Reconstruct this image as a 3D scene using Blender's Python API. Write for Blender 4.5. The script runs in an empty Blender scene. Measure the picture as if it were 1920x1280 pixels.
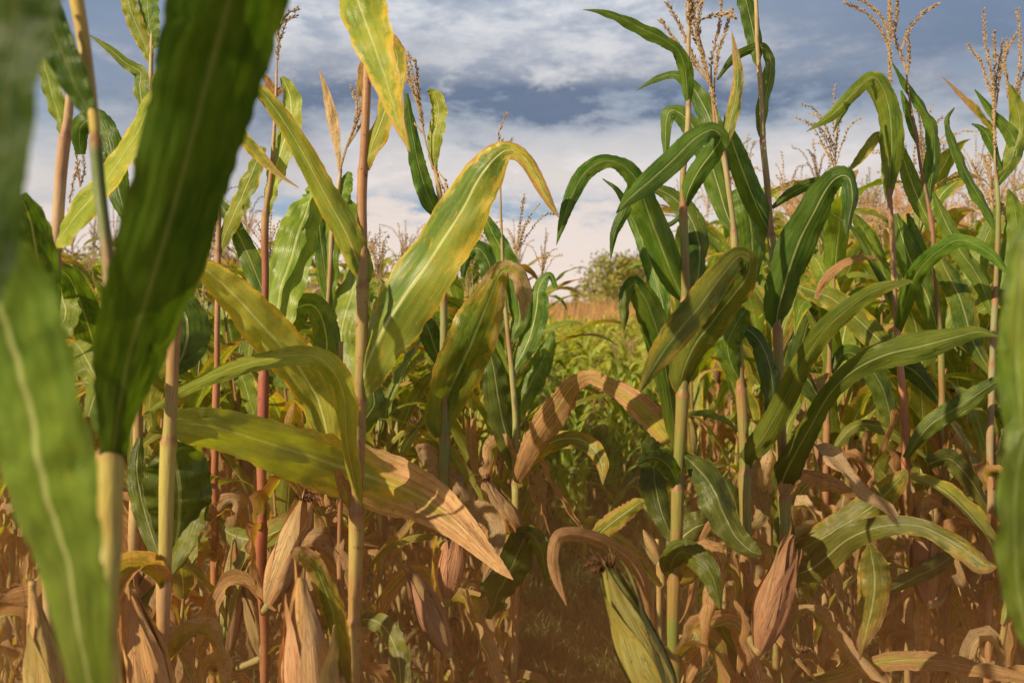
import bpy, math, random
from mathutils import Vector, Matrix, noise as mnoise
R=math.radians; PI=math.pi
random.seed(11)
sc=bpy.context.scene; COL=sc.collection
# ------------------------------------------------------------------ camera
F=1867.0; CAMZ=1.40; PITCH=R(2.3)
cam=bpy.data.objects.new('camera',bpy.data.cameras.new('camera')); COL.objects.link(cam)
cam.location=(0,0,CAMZ); cam.rotation_euler=(R(90)-PITCH,0,0)
cd=cam.data; cd.lens=35; cd.sensor_width=36; cd.clip_start=.02; cd.clip_end=3000
cd.dof.use_dof=True; cd.dof.focus_distance=2.25; cd.dof.aperture_fstop=5.0; cd.dof.aperture_blades=7
sc.camera=cam
CR=Matrix.Rotation(R(90)-PITCH,3,'X'); CO=Vector((0,0,CAMZ))
def P(x,y,d): return CO+CR@Vector(((x-960)/F*d,(640-y)/F*d,-d))
# ------------------------------------------------------------------ sun and sky
SUN=Vector((-0.70,-0.52,0.50)).normalized()
sd=bpy.data.lights.new('sun','SUN'); sd.energy=5.0; sd.angle=R(.5); sd.color=(1.0,.84,.56)
so=bpy.data.objects.new('sun',sd); COL.objects.link(so); so.location=(-6,-5,8)
so.rotation_euler=(-SUN).to_track_quat('-Z','Y').to_euler()

class NT:
    """tiny helper around a node tree"""
    def __init__(s,nt): s.t=nt; s.n=nt.nodes; s.l=nt.links; s.n.clear()
    def put(s,sock,v):
        if v is None: return
        if isinstance(v,bpy.types.NodeSocket): s.l.new(v,sock)
        else:
            if sock.type=='RGBA' and isinstance(v,(tuple,list)) and len(v)==3: v=(*v,1)
            sock.default_value=v
    def node(s,ty,ins={},**kw):
        n=s.n.new(ty)
        for k,v in kw.items(): setattr(n,k,v)
        for k,v in ins.items(): s.put(n.inputs[k],v)
        return n
    def m(s,op,a,b=None,c=None,clamp=False):
        n=s.n.new('ShaderNodeMath'); n.operation=op; n.use_clamp=clamp
        for i,v in enumerate((a,b,c)): s.put(n.inputs[i],v)
        return n.outputs[0]
    def mix(s,f,a,b,bt='MIX'):
        n=s.n.new('ShaderNodeMix'); n.data_type='RGBA'; n.blend_type=bt; n.clamp_factor=True
        s.put(n.inputs[0],f); s.put(n.inputs[6],a); s.put(n.inputs[7],b); return n.outputs[2]
    def mr(s,v,a,b,c=0.,d=1.,smooth=True):
        n=s.n.new('ShaderNodeMapRange'); n.interpolation_type='SMOOTHSTEP' if smooth else 'LINEAR'
        for i,x in enumerate((v,a,b,c,d)): s.put(n.inputs[i],x)
        return n.outputs[0]
    def noise(s,vec,scale,detail=3,rough=.55,dist=0):
        return s.node('ShaderNodeTexNoise',{'Vector':vec,'Scale':scale,'Detail':detail,'Roughness':rough,'Distortion':dist}).outputs[0]
    def xyz(s,a,b,c):
        return s.node('ShaderNodeCombineXYZ',{0:a,1:b,2:c}).outputs[0]
    def ramp(s,f,stops):
        n=s.n.new('ShaderNodeValToRGB'); s.put(n.inputs[0],f); e=n.color_ramp.elements
        while len(e)<len(stops): e.new(.5)
        for k,(p,c) in enumerate(stops): e[k].position=p; e[k].color=(*c,1)
        return n.outputs[0]

w=bpy.data.worlds.new("World"); sc.world=w; w.use_nodes=True
N=NT(w.node_tree)
sky=N.node('ShaderNodeTexSky',sky_type='NISHITA',sun_disc=False,sun_elevation=math.asin(SUN.z),sun_rotation=math.atan2(SUN.x,SUN.y),air_density=1.2,dust_density=1.5)
tc=N.node('ShaderNodeTexCoord').outputs['Generated']
sep=N.node('ShaderNodeSeparateXYZ',{0:tc}); X,Y,Z=sep.outputs
hz=N.m('SQRT',N.m('ADD',N.m('MULTIPLY',X,X),N.m('MULTIPLY',Y,Y)))
el=N.m('DIVIDE',Z,N.m('MAXIMUM',hz,.05))         # tangent of elevation
az=N.m('ARCTAN2',X,Y)                            # 0 straight down the gap
v1=N.xyz(X,Y,N.m('MULTIPLY',Z,2.9))
n1=N.noise(v1,5.2,10,.64,.15); n2=N.noise(v1,13.,10,.70,.1); n3=N.noise(v1,2.1,3,.5)
warp=N.m('MULTIPLY',N.m('SUBTRACT',n2,.5),.16); warp1=N.m('MULTIPLY',N.m('SUBTRACT',n1,.5),.30)
elw=N.m('ADD',el,N.m('MULTIPLY',warp,.7)); azw=N.m('ADD',az,warp1)
def blob(a0,e0,sa,se):
    a=N.m('DIVIDE',N.m('SUBTRACT',azw,a0),sa); e=N.m('DIVIDE',N.m('SUBTRACT',elw,e0),se)
    return N.m('EXPONENT',N.m('MULTIPLY',-1.,N.m('ADD',N.m('MULTIPLY',a,a),N.m('MULTIPLY',e,e))))
grad=N.ramp(N.mr(elw,0,.5,smooth=False),[(0,(.95,.79,.66)),(.15,(.87,.75,.65)),(.25,(.68,.64,.59)),(.36,(.35,.42,.49)),(.46,(.25,.32,.43)),(.62,(.18,.26,.38)),(1,(.15,.22,.33))])
light=N.m('MULTIPLY',N.mr(n1,.44,.66),N.mr(n2,.34,.60))
light=N.m('ADD',light,N.m('MULTIPLY',blob(.0,.245,.22,.045),1.5))
light=N.m('ADD',light,N.m('MULTIPLY',blob(-.21,.24,.12,.07),.9))
light=N.m('ADD',light,N.m('MULTIPLY',blob(.15,.13,.45,.035),.7),clamp=True)
light=N.m('MULTIPLY',light,N.mr(n2,.34,.60,.35,1.))
c=N.mix(light,grad,N.ramp(N.mr(el,0,.4,smooth=False),[(0,(.90,.74,.66)),(.5,(.84,.81,.76)),(1,(.72,.78,.82))]))
dark=N.m('ADD',N.m('MULTIPLY',blob(.03,.200,.26,.024),1.25),N.m('MULTIPLY',N.mr(n3,.50,.66),.35))
dark=N.m('ADD',dark,N.m('MULTIPLY',blob(-.30,.22,.14,.05),.45))
dark=N.m('ADD',dark,N.m('MULTIPLY',blob(.40,.24,.25,.06),.65))
dark=N.m('MULTIPLY',dark,N.mr(n2,.28,.56,.35,1.),clamp=True)
dark=N.m('MULTIPLY',dark,N.mr(el,.03,.13))
c=N.mix(N.m('MULTIPLY',dark,.95),c,(.125,.175,.265))
blue=N.m('MULTIPLY',blob(-.13,.098,.26,.012),N.mr(n2,.36,.6))
c=N.mix(N.m('MULTIPLY',blue,.9),c,(.16,.35,.52))
c=N.mix(N.mr(el,-.02,.0),(.20,.12,.06),c)
hi=N.mr(el,.40,.75,1.,.24); c=N.mix(1.,c,N.xyz(hi,hi,N.m('MULTIPLY',hi,1.05)),'MULTIPLY')
c10=N.mix(1.,c,(12.5,12.5,12.5),'MULTIPLY')
fin=N.mix(.94,sky.outputs[0],c10)
bg=N.node('ShaderNodeBackground',{0:fin,1:.08})
N.node('ShaderNodeOutputWorld',{0:bg.outputs[0]})
# ------------------------------------------------------------------ materials
MATS={}
def attr(N,name): return N.node('ShaderNodeAttribute',attribute_name=name,attribute_type='GEOMETRY')
def finish(N,mat,col,rough=.5,spec=.4,trans=0.,tcol=None,bump=None,bs=.3,bd=.001):
    nrm=None
    if bump is not None: nrm=N.node('ShaderNodeBump',{'Strength':bs,'Distance':bd,'Height':bump}).outputs[0]
    p=N.node('ShaderNodeBsdfPrincipled',{'Base Color':col,'Roughness':rough,'Specular IOR Level':spec if not isinstance(spec,bpy.types.NodeSocket) else .3})
    if isinstance(spec,bpy.types.NodeSocket): N.l.new(spec,p.inputs['Specular IOR Level'])
    if nrm: N.l.new(nrm,p.inputs['Normal'])
    sh=p.outputs[0]
    if trans:
        t=N.node('ShaderNodeBsdfTranslucent',{'Color':tcol if tcol is not None else col})
        if nrm: N.l.new(nrm,t.inputs['Normal'])
        sh=N.node('ShaderNodeMixShader',{0:trans,1:sh,2:t.outputs[0]}).outputs[0]
    N.node('ShaderNodeOutputMaterial',{0:sh})
def newmat(name):
    m=bpy.data.materials.new(name); m.use_nodes=True; MATS[name]=m; return m,NT(m.node_tree)

# leaf: lc = (u along, v across, seed)   par = (yellowing, dryness, tone with light and shade painted in, warmth)
m,N=newmat('corn_leaf')
a=attr(N,'lc'); s=N.node('ShaderNodeSeparateXYZ',{0:a.outputs['Vector']}); u,v,seed=s.outputs
b=attr(N,'par'); q=N.node('ShaderNodeSeparateColor',{0:b.outputs['Color']}); yel,dry,shd=q.outputs; warm=b.outputs['Alpha']
rnd=N.node('ShaderNodeObjectInfo').outputs['Random']
sd_=N.m('ADD',N.m('MULTIPLY',seed,17.),N.m('MULTIPLY',rnd,9.))
vv=N.m('ABSOLUTE',N.m('SUBTRACT',N.m('MULTIPLY',v,2.),1.))
pos=N.node('ShaderNodeNewGeometry').outputs['Position']; pz=N.node('ShaderNodeSeparateXYZ',{0:pos}).outputs[2]
streak=N.noise(N.xyz(N.m('MULTIPLY',u,2.2),N.m('MULTIPLY',v,22.),sd_),1.,4,.6)
big=N.noise(N.xyz(N.m('MULTIPLY',u,5.),N.m('MULTIPLY',v,2.),sd_),1.,3,.55)
spot=N.noise(N.xyz(N.m('MULTIPLY',u,60.),N.m('MULTIPLY',v,13.),sd_),1.,4,.7)
fine=N.noise(N.xyz(N.m('MULTIPLY',u,26.),N.m('MULTIPLY',v,5.),sd_),1.,5,.65)
vein=N.m('SINE',N.m('MULTIPLY',v,190.)); vein2=N.m('SINE',N.m('ADD',N.m('MULTIPLY',v,47.),N.m('MULTIPLY',big,5.)))
mot=N.noise(N.xyz(N.m('MULTIPLY',u,14.),N.m('MULTIPLY',v,9.),sd_),1.,4,.6)
g=N.mix(N.mr(big,.3,.7),(.045,.125,.010),(.125,.245,.018))
g=N.mix(N.m('MULTIPLY',N.mr(mot,.35,.7),.6),g,(.195,.300,.035))
g=N.mix(N.m('MULTIPLY',N.mr(streak,.5,.75),.4),g,(.17,.25,.06))
g=N.mix(N.m('MULTIPLY',N.mr(rnd,0,1,0,.45),.7),g,(.070,.125,.062))
g=N.mix(N.m('MULTIPLY',warm,.75),g,(.36,.33,.055))
yg=N.mix(fine,(.38,.34,.055),(.26,.30,.06))
g=N.mix(N.m('MULTIPLY',yel,N.mr(big,.38,.62),clamp=True),g,yg)
# yellow to orange margins, eaten into by noise
edge=N.m('ADD',vv,N.m('MULTIPLY',N.m('SUBTRACT',fine,.5),.55))
edge=N.m('ADD',edge,N.m('MULTIPLY',N.m('SUBTRACT',big,.5),.5))
e1=N.mr(edge,N.m('SUBTRACT',1.06,N.m('MULTIPLY',yel,.42)),N.m('SUBTRACT',1.26,N.m('MULTIPLY',yel,.36)))
g=N.mix(N.m('MULTIPLY',e1,.85),g,(.52,.36,.035))
e2=N.mr(edge,N.m('SUBTRACT',1.16,N.m('MULTIPLY',yel,.30)),N.m('SUBTRACT',1.32,N.m('MULTIPLY',yel,.30)))
g=N.mix(e2,g,(.50,.20,.05))
# rust flecks
sp=N.m('MULTIPLY',N.mr(spot,.565,.65),N.mr(N.m('ADD',N.m('MULTIPLY',yel,.6),N.m('MULTIPLY',big,.62)),.36,.72))
g=N.mix(N.m('MULTIPLY',sp,.8),g,(.50,.27,.03))
# dry tissue
dn=N.m('ADD',dry,N.m('MULTIPLY',N.m('SUBTRACT',fine,.5),.5)); dn=N.m('ADD',dn,N.m('MULTIPLY',N.m('SUBTRACT',big,.5),.5))
dn=N.m('ADD',dn,N.m('MULTIPLY',N.m('SUBTRACT',vv,.5),.35))
dm=N.mr(dn,.42,.62)
dc=N.mix(N.mr(streak,.3,.7),(.30,.14,.06),(.74,.48,.27))
dc=N.mix(N.mr(rnd,.2,.9,0,.8),dc,(.27,.14,.075))
dc=N.mix(N.mr(seed,.5,.9,0,.8),dc,(.62,.48,.33))
dc=N.mix(N.mr(spot,.52,.70),dc,(.20,.085,.035))
dc=N.mix(N.mr(big,.3,.7,0,.5),dc,(.47,.24,.11))
ring=N.m('MULTIPLY',N.mr(dn,.30,.44),N.m('SUBTRACT',1.,N.mr(dn,.44,.56)))
g=N.mix(N.m('MULTIPLY',ring,.8),g,(.50,.36,.05))
g=N.mix(dm,g,dc)
# low foliage browned by height: real ageing plus warm low haze painted into colour
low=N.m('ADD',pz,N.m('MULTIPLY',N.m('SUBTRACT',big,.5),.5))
age_haze=N.m('MULTIPLY',N.mr(low,1.50,.60),N.mr(N.node('ShaderNodeSeparateXYZ',{0:pos}).outputs[1],3.6,6.0,1.,.12))
g=N.mix(N.m('MULTIPLY',age_haze,.72),g,N.mix(.62,g,(.235,.125,.042)))
rib=N.m('SUBTRACT',1.,N.mr(vv,.025,.085))
g=N.mix(N.m('MULTIPLY',rib,N.mr(rnd,0,1,.35,.85)),g,N.mix(dm,(.48,.50,.22),(.58,.38,.22)))
mod=N.m('ADD',1.,N.m('ADD',N.m('MULTIPLY',vein,.09),N.m('MULTIPLY',vein2,.03)))
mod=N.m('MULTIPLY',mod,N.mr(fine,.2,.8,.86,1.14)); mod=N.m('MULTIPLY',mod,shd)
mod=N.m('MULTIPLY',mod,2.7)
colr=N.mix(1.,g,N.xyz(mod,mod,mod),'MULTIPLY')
tcol=N.mix(1.,colr,(1.5,1.55,.35),'MULTIPLY')
h=N.m('ADD',N.m('MULTIPLY',vein,.16),N.m('ADD',N.m('MULTIPLY',vein2,.22),N.m('ADD',N.m('ADD',N.m('MULTIPLY',streak,.8),N.m('MULTIPLY',mot,2.6)),N.m('MULTIPLY',rib,-2.))))
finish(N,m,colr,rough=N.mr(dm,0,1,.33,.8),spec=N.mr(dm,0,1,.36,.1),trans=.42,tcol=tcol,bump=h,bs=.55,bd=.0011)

# stalk: lc=(height u, around v, seed)   par = colour;  alpha = blotchiness
m,N=newmat('corn_stalk')
a=attr(N,'lc'); s=N.node('ShaderNodeSeparateXYZ',{0:a.outputs['Vector']}); u,v,seed=s.outputs
b=attr(N,'par')
pos=N.node('ShaderNodeNewGeometry').outputs['Position']
px=N.node('ShaderNodeSeparateXYZ',{0:pos})
n=N.noise(pos,70.,4,.65); nb=N.noise(pos,9.,3,.5)
fib=N.noise(N.xyz(N.m('MULTIPLY',v,60.),N.m('MULTIPLY',u,3.),seed),1.,3,.5)
c=N.mix(N.m('MULTIPLY',N.mr(nb,.4,.65),.55),b.outputs['Color'],(.42,.17,.075))
c=N.mix(N.m('MULTIPLY',N.mr(n,.58,.68),b.outputs['Alpha']),c,(.16,.05,.03))
f=N.mr(fib,.2,.8,.75,1.2); c=N.mix(1.,c,N.xyz(f,f,f),'MULTIPLY')
finish(N,m,c,rough=.42,spec=.4,bump=fib,bs=.4,bd=.002)

m,N=newmat('corn_husk')
a=attr(N,'lc'); s=N.node('ShaderNodeSeparateXYZ',{0:a.outputs['Vector']}); u,v,seed=s.outputs
b=attr(N,'par')
st=N.noise(N.xyz(N.m('MULTIPLY',u,1.6),N.m('MULTIPLY',v,60.),N.m('MULTIPLY',seed,7.)),1.,4,.6)
bl=N.noise(N.xyz(N.m('MULTIPLY',u,4.),N.m('MULTIPLY',v,3.),N.m('MULTIPLY',seed,5.)),1.,3,.5)
ln=N.noise(N.xyz(N.m('MULTIPLY',u,3.2),N.m('MULTIPLY',v,13.),N.m('MULTIPLY',seed,3.)),1.,2,.5,.8)
line=N.m('SUBTRACT',1.,N.mr(N.m('ABSOLUTE',N.m('SUBTRACT',ln,.5)),.0,.022))
c=N.mix(N.mr(st,.3,.7),N.mix(1.,b.outputs['Color'],(.74,.62,.52),'MULTIPLY'),b.outputs['Color'])
c=N.mix(N.m('MULTIPLY',N.mr(bl,.45,.7),.5),c,N.mix(1.,b.outputs['Color'],(.88,.66,.42),'MULTIPLY'))
c=N.mix(N.m('MULTIPLY',line,.40),c,(.22,.09,.045))
finish(N,m,c,rough=.62,spec=.25,trans=.14,bump=N.m('ADD',N.m('MULTIPLY',st,2.),N.m('MULTIPLY',line,-.8)),bs=.7,bd=.002)

def simple(name,c1,c2,scale=20,rough=.8,trans=0,spec=.2,objrand=True):
    m,N=newmat(name); pos=N.node('ShaderNodeNewGeometry').outputs['Position']
    n=N.noise(pos,scale,3,.6); c=N.mix(N.mr(n,.3,.7),c1,c2)
    finish(N,m,c,rough=rough,spec=spec,trans=trans); return m
simple('tassel',(.42,.27,.14),(.72,.54,.31),160,.7,.15)
simple('tassel_stem',(.46,.34,.17),(.58,.42,.26),60,.6)
simple('silk',(.05,.022,.012),(.16,.07,.03),120,.7)
simple('bark',(.10,.07,.05),(.20,.14,.10),8)
# ------------------------------------------------------------------ mesh core
def mkmesh(name,V,Fc,mat,lc=None,par=None,smooth=True,origin=None):
    me=bpy.data.meshes.new(name)
    if origin is not None: V=[(p[0]-origin[0],p[1]-origin[1],p[2]-origin[2]) for p in V]
    me.from_pydata([tuple(p) for p in V],[],Fc)
    if lc:
        at=me.attributes.new('lc','FLOAT_VECTOR','POINT'); at.data.foreach_set('vector',[x for t in lc for x in t])
    if par:
        at=me.attributes.new('par','FLOAT_COLOR','POINT'); at.data.foreach_set('color',[x for t in par for x in t])
    if smooth: me.polygons.foreach_set('use_smooth',[True]*len(me.polygons))
    me.materials.append(MATS[mat]); me.update(); return me
def link(name,me,parent=None,loc=(0,0,0)):
    o=bpy.data.objects.new(name,me); COL.objects.link(o); o.location=loc
    if parent: o.parent=parent
    return o
def tag(o,label=None,cat=None,group=None,kind=None):
    if label: o['label']=label
    if cat: o['category']=cat
    if group: o['group']=group
    if kind: o['kind']=kind
    return o
def catmull(pts,n):
    """pts: list of tuples; returns samples, n per segment"""
    K=len(pts[0]); out=[]
    ext=[tuple(2*a-b for a,b in zip(pts[0],pts[1]))]+list(pts)+[tuple(2*a-b for a,b in zip(pts[-1],pts[-2]))]
    for i in range(len(pts)-1):
        p0,p1,p2,p3=ext[i:i+4]
        for k in range(n):
            t=k/n
            out.append(tuple(.5*((2*p1[j])+(-p0[j]+p2[j])*t+(2*p0[j]-5*p1[j]+4*p2[j]-p3[j])*t*t+(-p0[j]+3*p1[j]-3*p2[j]+p3[j])*t**3) for j in range(K)))
    out.append(tuple(pts[-1])); return out
def leaf_mesh(name,C,A,seed,fold=.25,wave=.06,freq=9,nv=8,yel=.3,dry=(0,0),shade=.5,warm=(0,0),ragged=0,origin=None,mat='corn_leaf',crump=.10):
    """C centre points, A half-width vectors (across)."""
    n=len(C); V=[];lc=[];par=[];Fc=[]
    rs=random.Random(seed); ph=rs.uniform(0,6); ph2=rs.uniform(0,6)
    bites=[(rs.uniform(.15,.97),rs.choice((-1,1)),rs.uniform(.1,.45),rs.uniform(.004,.014)) for _ in range(5 if nv>8 else 2)]
    for i in range(n):
        u=i/(n-1)
        T=(C[min(i+1,n-1)]-C[max(i-1,0)]); T=T.normalized() if T.length>1e-9 else Vector((0,0,1))
        a=A[i]; wl=a.length; an=a.normalized() if wl>1e-9 else Vector((1,0,0))
        nn=T.cross(an); nn=nn.normalized() if nn.length>1e-6 else Vector((0,0,1))
        for j in range(nv+1):
            t=2*j/nv-1
            ft=fold*(1.7-2.2*u if u<.5 else .6+(u-.5)*1.2)
            off=ft*abs(t)**1.3*wl+crump*wl*(mnoise.noise(Vector((u*7,t*.9,seed*1.7)))*1.6+.7*mnoise.noise(Vector((u*19,t*2.2,seed*3.1))))
            off+=wave*wl*abs(t)**2*(math.sin(freq*2*u*PI+ph+ (0 if t>0 else 2.1))+.5*math.sin(freq*4.7*u+ph2+t))
            tt=t*(1+.10*mnoise.noise(Vector((u*9,(3 if t>0 else -3),seed*.7)))+.05*mnoise.noise(Vector((u*33,(3 if t>0 else -3),seed*.7))))
            if nv>8 and abs(t)>.6:
                for bu,bs_,bd_,bw in bites:
                    if bs_*t>0: tt*=1-bd_*math.exp(-((u-bu)/bw)**2)
            if ragged and abs(t)>.9: tt=t*(1-ragged*abs(mnoise.noise(Vector((u*30,t*3,seed)))))
            V.append(C[i]+a*tt+nn*off)
            lc.append((u,(t+1)/2,(seed%97)/97))
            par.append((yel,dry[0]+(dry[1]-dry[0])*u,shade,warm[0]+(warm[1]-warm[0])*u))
    for i in range(n-1):
        for j in range(nv):
            k=i*(nv+1)+j; Fc.append((k,k+1,k+nv+2,k+nv+1))
    return mkmesh(name,V,Fc,mat,lc,par,origin=origin)
def tube(C,Rd,ns=8):
    V=[];Fc=[];n=len(C)
    up=Vector((.3,1,.1))
    for i in range(n):
        T=(C[min(i+1,n-1)]-C[max(i-1,0)]).normalized()
        x=T.cross(up).normalized(); y=T.cross(x)
        for k in range(ns):
            a=2*PI*k/ns; V.append(C[i]+(x*math.cos(a)+y*math.sin(a))*Rd[i])
    for i in range(n-1):
        for k in range(ns): Fc.append((i*ns+k,i*ns+(k+1)%ns,(i+1)*ns+(k+1)%ns,(i+1)*ns+k))
    Fc.append(tuple(range(ns-1,-1,-1))); Fc.append(tuple((n-1)*ns+k for k in range(ns)))
    return V,Fc
def stalk_mesh(name,C,Rd,cols,nodes,seed,blot=.3,ns=10,origin=None):
    """C dense points, nodes = z heights of joints; cols = [(z,colour)] descending"""
    def colz(z):
        for (z0,c0),(z1,c1) in zip(cols,cols[1:]):
            if z>=z1: 
                t=max(0,min(1,(z0-z)/(max(1e-6,z0-z1)))); return tuple(a+(b-a)*t for a,b in zip(c0,c1))
        return cols[-1][1]
    R2=[];cc=[]; C=[p+Vector((mnoise.noise(Vector((p.z*6,seed,0))),mnoise.noise(Vector((p.z*6,seed,7))),0))*.005 for p in C]
    for p,r in zip(C,Rd):
        k=max([math.exp(-((p.z-nz)/.007)**2) for nz in nodes]+[0])
        sh=max([math.exp(-((p.z-nz-.03)/.03)**2) if p.z>nz else 0 for nz in nodes]+[0])
        up_=min([nz for nz in nodes if nz>=p.z] or [p.z+.1]); lo_=max([nz for nz in nodes if nz<p.z] or [p.z-.1])
        tt=(p.z-lo_)/max(.02,up_-lo_); R2.append(r*(.90+.24*tt**1.5+.10*k)); c=colz(p.z)
        c=tuple(q*(.86+.22*tt) for q in c)
        c=tuple(a+(b-a)*min(1,k*.8) for a,b in zip(c,(.36,.13,.06))); cc.append(c)
    V,Fc=tube(C,R2,ns); n=len(C)
    lc=[(i/n*len(nodes)*1.,k/ns,(seed%31)/31) for i in range(n) for k in range(ns)]
    par=[(*cc[i],blot) for i in range(n) for k in range(ns)]
    return mkmesh(name,V,Fc,'corn_stalk',lc,par,origin=origin)
def tassel_geo(branches,th,step=.0062,sl=.0085,seed=0,bare=.25):
    """branches: list of lists of Vector (from base outwards). thin stem + paired spikelets"""
    rs=random.Random(seed); V=[];Fc=[]
    for br in branches:
        C=[Vector(p) for p in catmull([tuple(p) for p in br],8)]
        n=len(C); v,f=tube(C,[th*(1-.6*i/n) for i in range(n)],5)
        o=len(V); V+=v; Fc+=[tuple(a+o for a in x) for x in f]
        L=0; nxt=0; tot=sum((C[i+1]-C[i]).length for i in range(n-1))
        for i in range(n-1):
            sg=(C[i+1]-C[i]); l=sg.length
            if l<1e-6: continue
            T=sg/l
            while nxt<L+l:
                if nxt>bare*tot:
                    p=C[i]+T*(nxt-L)
                    for sgn in (0,1,2):
                        a=rs.uniform(0,2*PI); x=T.orthogonal().normalized(); side=(Matrix.Rotation(a,3,T)@x)
                        d=(T*.9+side*rs.uniform(.25,.8)).normalized(); s=sl*rs.uniform(.7,1.25)
                        q=p+side*th*.6; mid=q+d*s*.5; y1=d.orthogonal().normalized()*s*.19; y2=d.cross(y1)
                        o=len(V); V+=[q,mid+y1,mid+y2,mid-y1,mid-y2,q+d*s]
                        Fc+=[(o,o+1,o+2),(o,o+2,o+3),(o,o+3,o+4),(o,o+4,o+1),(o+5,o+2,o+1),(o+5,o+3,o+2),(o+5,o+4,o+3),(o+5,o+1,o+4)]
                nxt+=step
            L+=l
    return V,Fc
def ear_parts(base,tip,rad,col,seed,silk=True,nl=3,bend=.0):
    """returns (ear mesh data, husk leaves, silk). leafy cone wrapped in overlapping husk leaves"""
    rs=random.Random(seed); ax=(tip-base); L=ax.length; T=ax/L; x=T.cross(Vector((.2,1,.05))).normalized(); y=T.cross(x)
    n=22; ns=28; V=[];Fc=[];lc=[];par=[]
    prof=lambda u: rad*(max(0,math.sin(PI*min(1,(u*.93+.06)))**.62))*(1-.42*u**1.4)*(1 if u<.9 else 1)
    side=x*bend*L
    ph=[rs.uniform(0,6) for _ in range(5)]
    def surf(u,a,k):
        r=prof(u)*k
        r*=1+.05*math.sin(a*5+ph[0]+u*2)+.03*math.sin(a*9+ph[1]-u*3)+.03*math.sin(u*9+ph[2]+a)+.14*mnoise.noise(Vector((math.cos(a)*1.4,math.sin(a)*1.4,u*2.5+seed)))+.05*mnoise.noise(Vector((math.cos(a)*4,math.sin(a)*4,u*6+seed)))
        return base+T*(u*L)+side*math.sin(PI*u)+(x*math.cos(a)+y*math.sin(a)*.85)*r
    for i in range(n+1):
        u=i/n
        for k in range(ns): V.append(surf(u,2*PI*k/ns,.97)); lc.append((u,k/ns,(seed%13)/13)); par.append((*col,1))
    for i in range(n):
        for k in range(ns): Fc.append((i*ns+k,i*ns+(k+1)%ns,(i+1)*ns+(k+1)%ns,(i+1)*ns+k))
    body=(V,Fc,lc,par); leaves=[]; nl=nl+2 if nl>=3 else nl
    for h in range(nl):
        a0=2*PI*h/nl+rs.uniform(-.5,.5); span=rs.uniform(.75,1.25); ue=rs.uniform(.72,1.22); fl=rs.uniform(.3,1.7); st0=rs.uniform(.62,.8); V2=[];F2=[];l2=[];p2=[]
        k0=1.04+.035*h; m_=10; nn=18
        cc=tuple(c*rs.uniform(.82,1.12) for c in col)
        for i in range(nn+1):
            u=i/nn*ue; wdt=span*(1-(i/nn)**2.2)+.02; flare=max(0,i/nn-st0)*fl*1.3
            for j in range(m_+1):
                t=2*j/m_-1; a=a0+t*wdt
                uu=min(u,.97); p=surf(uu,a,k0+.10*abs(t)**3*(.4+u)+flare*.5+.05*mnoise.noise(Vector((u*5,t*2,seed+h*3.))))
                if u>.97: p=p+T*((u-.97)*L)
                p=p+(x*math.cos(a0)+y*math.sin(a0))*(flare*rad*.8)
                V2.append(p); l2.append((u,(t+1)/2*.5+h*.2,((seed+h*3)%13)/13)); p2.append((*cc,1))
        for i in range(nn):
            for j in range(m_):
                k=i*(m_+1)+j; F2.append((k,k+1,k+m_+2,k+m_+1))
        leaves.append((V2,F2,l2,p2))
    sk=None
    if silk:
        V3=[];F3=[]
        for k in range(26):
            a=rs.uniform(0,2*PI); r=rs.uniform(0,.32)*rad; p=tip-T*.012+(x*math.cos(a)+y*math.sin(a))*r
            d=(T+(x*math.cos(a)+y*math.sin(a))*rs.uniform(.2,1.3)).normalized(); ll=rs.uniform(.018,.045)
            C=[p,p+d*ll*.5,p+d*ll*.85-Vector((0,0,ll*.25)),p+d*ll-Vector((0,0,ll*.7))]
            v,f=tube(C,[.0016,.0014,.001,.0005],4); o=len(V3); V3+=v; F3+=[tuple(q+o for q in z) for z in f]
        sk=(V3,F3)
    return body,leaves,sk
def add_ear(root,o,base,tip,rad,col,seed,silk=True,nl=3,bend=0):
    body,lv,sk=ear_parts(base,tip,rad,col,seed,silk,nl,bend)
    e=link('ear',mkmesh('ear',body[0],body[1],'corn_husk',body[2],body[3],origin=o),root)
    for b in lv: link('husk_leaf',mkmesh('husk_leaf',b[0],b[1],'corn_husk',b[2],b[3],origin=o),e)
    if sk: link('silk',mkmesh('silk',sk[0],sk[1],'silk',origin=o),e)
    return e
# ------------------------------------------------------------------ free (procedural) plants in their own space
def free_leaf(rs,base,az,L,W,up,droop,nseg=14,nv=4,twist=0,side=0,brk=None,**kw):
    """arching blade. up = start angle above horizontal, droop = total turning"""
    p=base.copy(); C=[];A=[]; ang=up; step=L/nseg; azz=az
    for i in range(nseg+1):
        u=i/nseg
        hd=Vector((math.cos(azz),math.sin(azz),0)); C.append(p.copy())
        wv=W*.5*min(1,(u*5+.35))*(1-max(0,(u-.45)/.55)**1.7)+.0006
        lat=Vector((-math.sin(azz),math.cos(azz),0)); nrm=hd*(-math.sin(ang))+Vector((0,0,math.cos(ang)))
        tw=twist*u
        A.append((lat*math.cos(tw)+nrm*math.sin(tw))*wv)
        p=p+(hd*math.cos(ang)+Vector((0,0,math.sin(ang))))*step
        if brk is None: ang-=droop*(.25+1.6*(u**1.2))/nseg
        else: ang-=droop*math.exp(-((u-brk)/.09)**2)*6.2/nseg+rs.uniform(-.16,.16)
        ang=max(ang,-R(98)); azz+=side/nseg
    return leaf_mesh('leaf',C,A,rs.randrange(1000),nv=nv,**kw)
SK_GREEN=(.26,.30,.09); SK_TAN=(.50,.36,.17); SK_RED=(.42,.20,.10); SK_YEL=(.50,.42,.11)
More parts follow.
